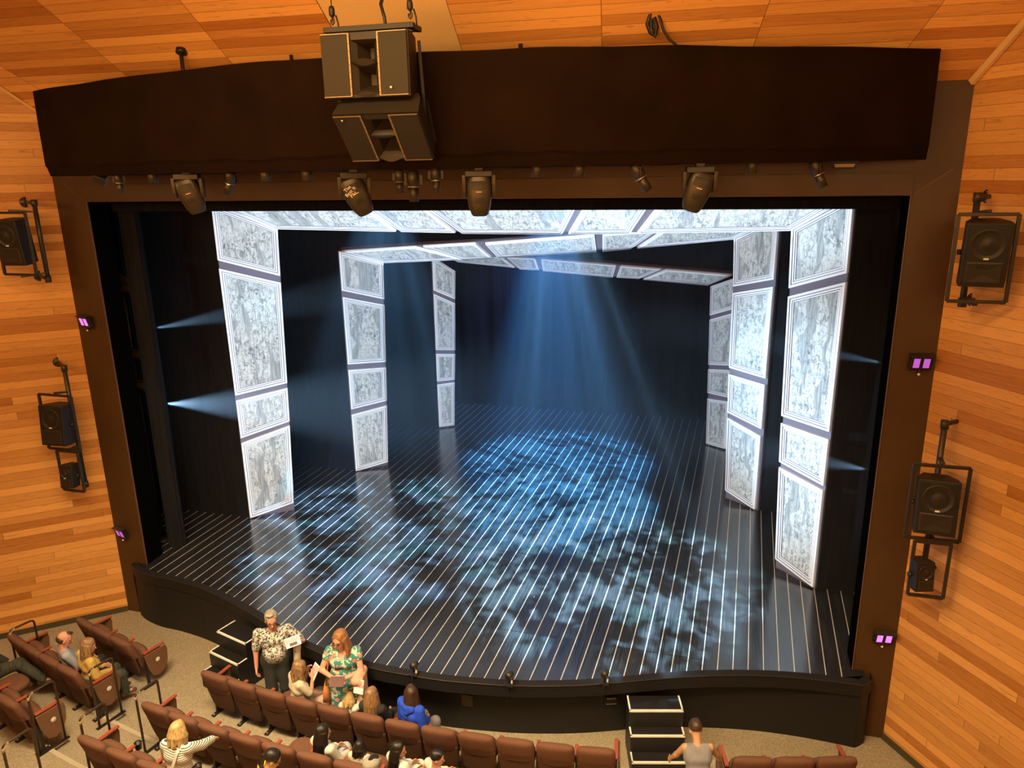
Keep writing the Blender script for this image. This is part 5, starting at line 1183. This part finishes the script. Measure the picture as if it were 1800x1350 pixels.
def sit(label, R, a, dz, yaw_off=0.0, fwd=0.0, **kw):
    x, y = seat_xy(R, a, fwd); return person(label, (x, y, FL+dz), a+yaw_off, seated=True, **kw)
a_c1 = lambda i: -.1608+.02605*(i+.5)
a_c2 = lambda i: -.1660+.02490*(i+.5)
g1, _ = sit('girl with long brown hair in a cream top reading a program in the front row', 20.03, a_c1(2)+.008, 0, -.55, .06, H=1.56, female=True, lean=.06, head=(-.35, .35), tops='cream_knit', bottoms='pink_cloth', hair=('wavy', 'hair_light_brown'), hands={-1: (-.08, .22, .90), 1: (.09, .22, .86)}, vox=.009, shoes='shoe_brown')
booklet('program with a dark picture held up by the girl in the cream top', world_of(g1, (.06, .27, .93)), (1.0, 0, a_c1(2)-.5), .16, .22)
c1, _ = sit('small child with streaked blond hair barely showing above the front row seat back', 20.03, a_c1(4)+.004, 0, 0, H=1.05, lean=-.12, head=(0, .2), tops='white_cloth', bottoms='light_denim', hair=('bob', 'hair_blonde'), hands={1: (.17, .10, .92)}, sleeve='long')
booklet('program printed in red held up above the seat back beside the blond child', (-.615, -2.16, -1.08+1.08), (1.25, 0, a_c1(4)), .15, .20, img=False)
sit('woman with long straight light brown hair seated in the front row, seen from behind', 20.03, a_c1(5)-.002, 0, 0, H=1.50, female=True, lean=-.17, head=(0, .1), tops='cloth_black', bottoms='cloth_black', hair=('long', 'hair_light_brown'), sleeve='long')
bl, Jb = sit('person with long dark wavy hair leaning forward in a bright blue hoodie', 20.03, a_c1(6)-.002, 0, -.35, .04, H=1.54, female=True, lean=.10, head=(.9, -.05), tops='royal_blue', bottoms='grey_cloth', hair=('verylong', 'hair_brown'), sleeve='long', bulk=1.15)
mesh_sdf('hood', [El(Jb['sp'](0, -.10, .47), (.13, .055, .075), None, .02), Cc(Jb['sp'](-.10, -.04, .50), Jb['sp'](-.02, -.13, .40), .035, .03, .03), Cc(Jb['sp'](.10, -.04, .50), Jb['sp'](.02, -.13, .40), .035, .03, .03)], 'royal_blue', bl, .009)
a_l2 = lambda i: -.3270+.0237*(i+.5)
sit('balding man in a grey blue hoodie seated in the left block', 20.99, a_l2(2)+.000, .1, -.25, 0, H=1.66, lean=-.16, head=(-.35, .35), tops='denim_grey', bottoms='cloth_black', hair=('bald', 'hair_brown'), skin='skin_pink', sleeve='long', vox=.009)
yw, _ = sit('woman with long brown hair and mustard yellow jacket at the aisle of the left block', 20.99, a_l2(3)-.002, .1, -.2, .0, H=1.60, female=True, lean=.02, head=(-.45, .35), tops='mustard', bottoms='cloth_dark_green', hair=('long', 'hair_light_brown'), skin='skin_pink', sleeve='long', bulk=1.12, shoes='shoe_brown', vox=.009)
sit('person in dark clothes with crossed legs cut off by the left edge', 21.86, -.3000+.0237*-.6, .2, -.75, .05, H=1.78, lean=-.25, tops='cloth_black', bottoms='cloth_dark_green', hair=('short', 'hair_dark'), sleeve='long', knees={-1: (-.05, .44, .06), 1: (.05, .50, .14)}, feet={-1: (-.15, .62, .10), 1: (.10, .80, .30)}, shoes='shoe_brown')
st, Js = person('blonde woman standing in a cream and black striped top, one hand on a seat back', (-2.02, -4.12, FL+.2), .05, H=1.52, female=True, lean=.10, head=(.05, .25), tops='striped_cloth', bottoms='cloth_black', hair=('bob', 'hair_blonde'), sleeve='long', hands={1: (-.30+.50-.02, .62, .90), -1: (-.28, .20, .75)}, elb={1: (.8, -.3, -.4)}, bulk=1.1, vox=.009, palmdn=True)
r = thing('bag_strap', 'pale shoulder strap running diagonally across the back of the striped top', 'bag strap', st.location, (0, 0, .05))
b = MB(); P_ = [Js['sp'](*p) for p in ((.10, .055, .52), (.105, -.06, .53), (.075, -.130, .44), (.03, -.142, .30), (-.03, -.135, .16), (-.09, -.13, .04), (-.15, -.10, -.04))]
for p, q in zip(P_[:-1], P_[1:]): b.bar(Vector(p), Vector(q), .038, .006, up=(0, -1, .2))
bpy.data.objects.remove(r); b_ = b.build('bag_strap', 'white_cloth'); b_.location = st.location; b_.rotation_euler = (0, 0, .05); tag(b_, 'pale shoulder strap running diagonally across the back of the striped top', 'bag strap')
x, y = seat_xy(21.84, -.1702+.0244*5.2)
person('woman with glasses and dark ponytail in a bright yellow top at the bottom edge', (-1.02, -3.93, FL+.2), -.75, H=1.60, seated=True, female=True, lean=.22, head=(-.35, .45), tops='bright_yellow', bottoms='cloth_black', hair=('pony', 'hair_dark'), skin='skin_tan', glasses=True, sleeve='long', vox=.009)
sit('person with long black hair and white shirt seated in the second row', 20.97, a_c2(5)-.000, .1, -.3, H=1.50, female=True, lean=-.16, head=(-.4, .1), tops='white_cloth', bottoms='light_denim', hair=('long', 'hair_dark'), skin='skin_tan', sleeve='long')
sit('person with smooth black hair showing only the top of the head in the second row', 20.97, a_c2(6)-.002, .1, 0, H=1.12, female=True, lean=-.08, head=(0, .3), tops='cream_knit', bottoms='light_denim', hair=('bob', 'hair_dark'), skin='skin_tan', sleeve='long')
sit('girl with long black hair in profile wearing a white dotted top in the second row', 20.97, a_c2(7)+.001, .1, -.5, H=1.42, female=True, lean=-.14, head=(-.9, .1), tops='dotted_cloth', bottoms='dotted_cloth', hair=('long', 'hair_dark'), skin='skin_tan', sleeve='long', vox=.009)
sit('child with short dark hair at the right end of the second row group', 20.97, a_c2(8)+.000, .1, -.6, H=1.34, lean=-.12, head=(-.8, .2), tops='white_cloth', bottoms='cloth_black', hair=('short', 'hair_dark'), skin='skin_pink', sleeve='long', vox=.009)
cp, Jc = person('person wearing a flat grey cap at the bottom edge of the picture', (.34, -3.70, FL+.2), .1, H=1.60, seated=True, lean=.02, head=(-.1, .15), tops='light_denim', bottoms='cloth_black', hair=('short', 'hair_dark'), skin='skin_tan', sleeve='long')
r = thing('flat_cap', 'olive grey flat cap worn by the person at the bottom edge', 'cap', cp.location, (0, 0, .1))
hp = Jc['hp']; mesh_sdf('crown', [El(hp(0, -.012, .075), (.100, .118, .058), Jc['Rh'], .02), El(hp(0, -.012, .045), (.094, .112, .045), Jc['Rh'], .02)], 'cap_cloth', r, .009)
mesh_sdf('visor', [El(hp(0, .105, .050), (.070, .060, .010), Jc['Rh'] @ rotx(-.25), .02)], 'cap_cloth', r, .008)
tk, _ = person('person in a grey sleeveless top leaning over beside the right steps', (4.06, -2.42, FL), .25, H=1.56, female=True, lean=.40, head=(.1, .65), tops='grey_cloth', bottoms='cloth_black', hair=('short', 'hair_brown'), skin='skin_tan', sleeve='none', hands={1: (.36, .42, .80), -1: (-.30, .46, .72)}, bulk=1.05)
# cat-eared pale bag and ribbon at the bottom edge
r = thing('cat_ear_bag', 'white bag with two pointed cat ears and a small face at the bottom edge', 'bag', (-.52, -3.90, FL+.80), (0, 0, .1))
mesh_sdf('bag_body', [El((0, 0, 0), (.13, .06, .12), None, .02), Cc((-.085, 0, .07), (-.105, 0, .165), .036, .008, .02), Cc((.085, 0, .07), (.105, 0, .165), .036, .008, .02)], 'white_cloth', r, .008)
b = MB()
for p in ((-.03, -.062, .04), (.03, -.062, .04)): b.lathe([(0, -.008), (.008, 0), (0, .008)], c=p, n=8)
b.build('embroidered_eyes', 'eye_dark', r)
r = thing('ribbon_bow', 'pale yellow ribbon bow tied on the long black hair of the girl in profile', 'ribbon', (.33, -3.46, FL+.98), (0, 0, .3))
mesh_sdf('ribbon', [Cc((0, 0, 0), (-.05, 0, .05), .012, .022, .01), Cc((0, 0, 0), (.05, 0, .05), .012, .022, .01), Cc((0, 0, 0), (-.02, -.01, -.16), .014, .018, .01), Cc((0, 0, 0), (.025, -.01, -.13), .014, .018, .01)], 'cream_knit', r, .008)
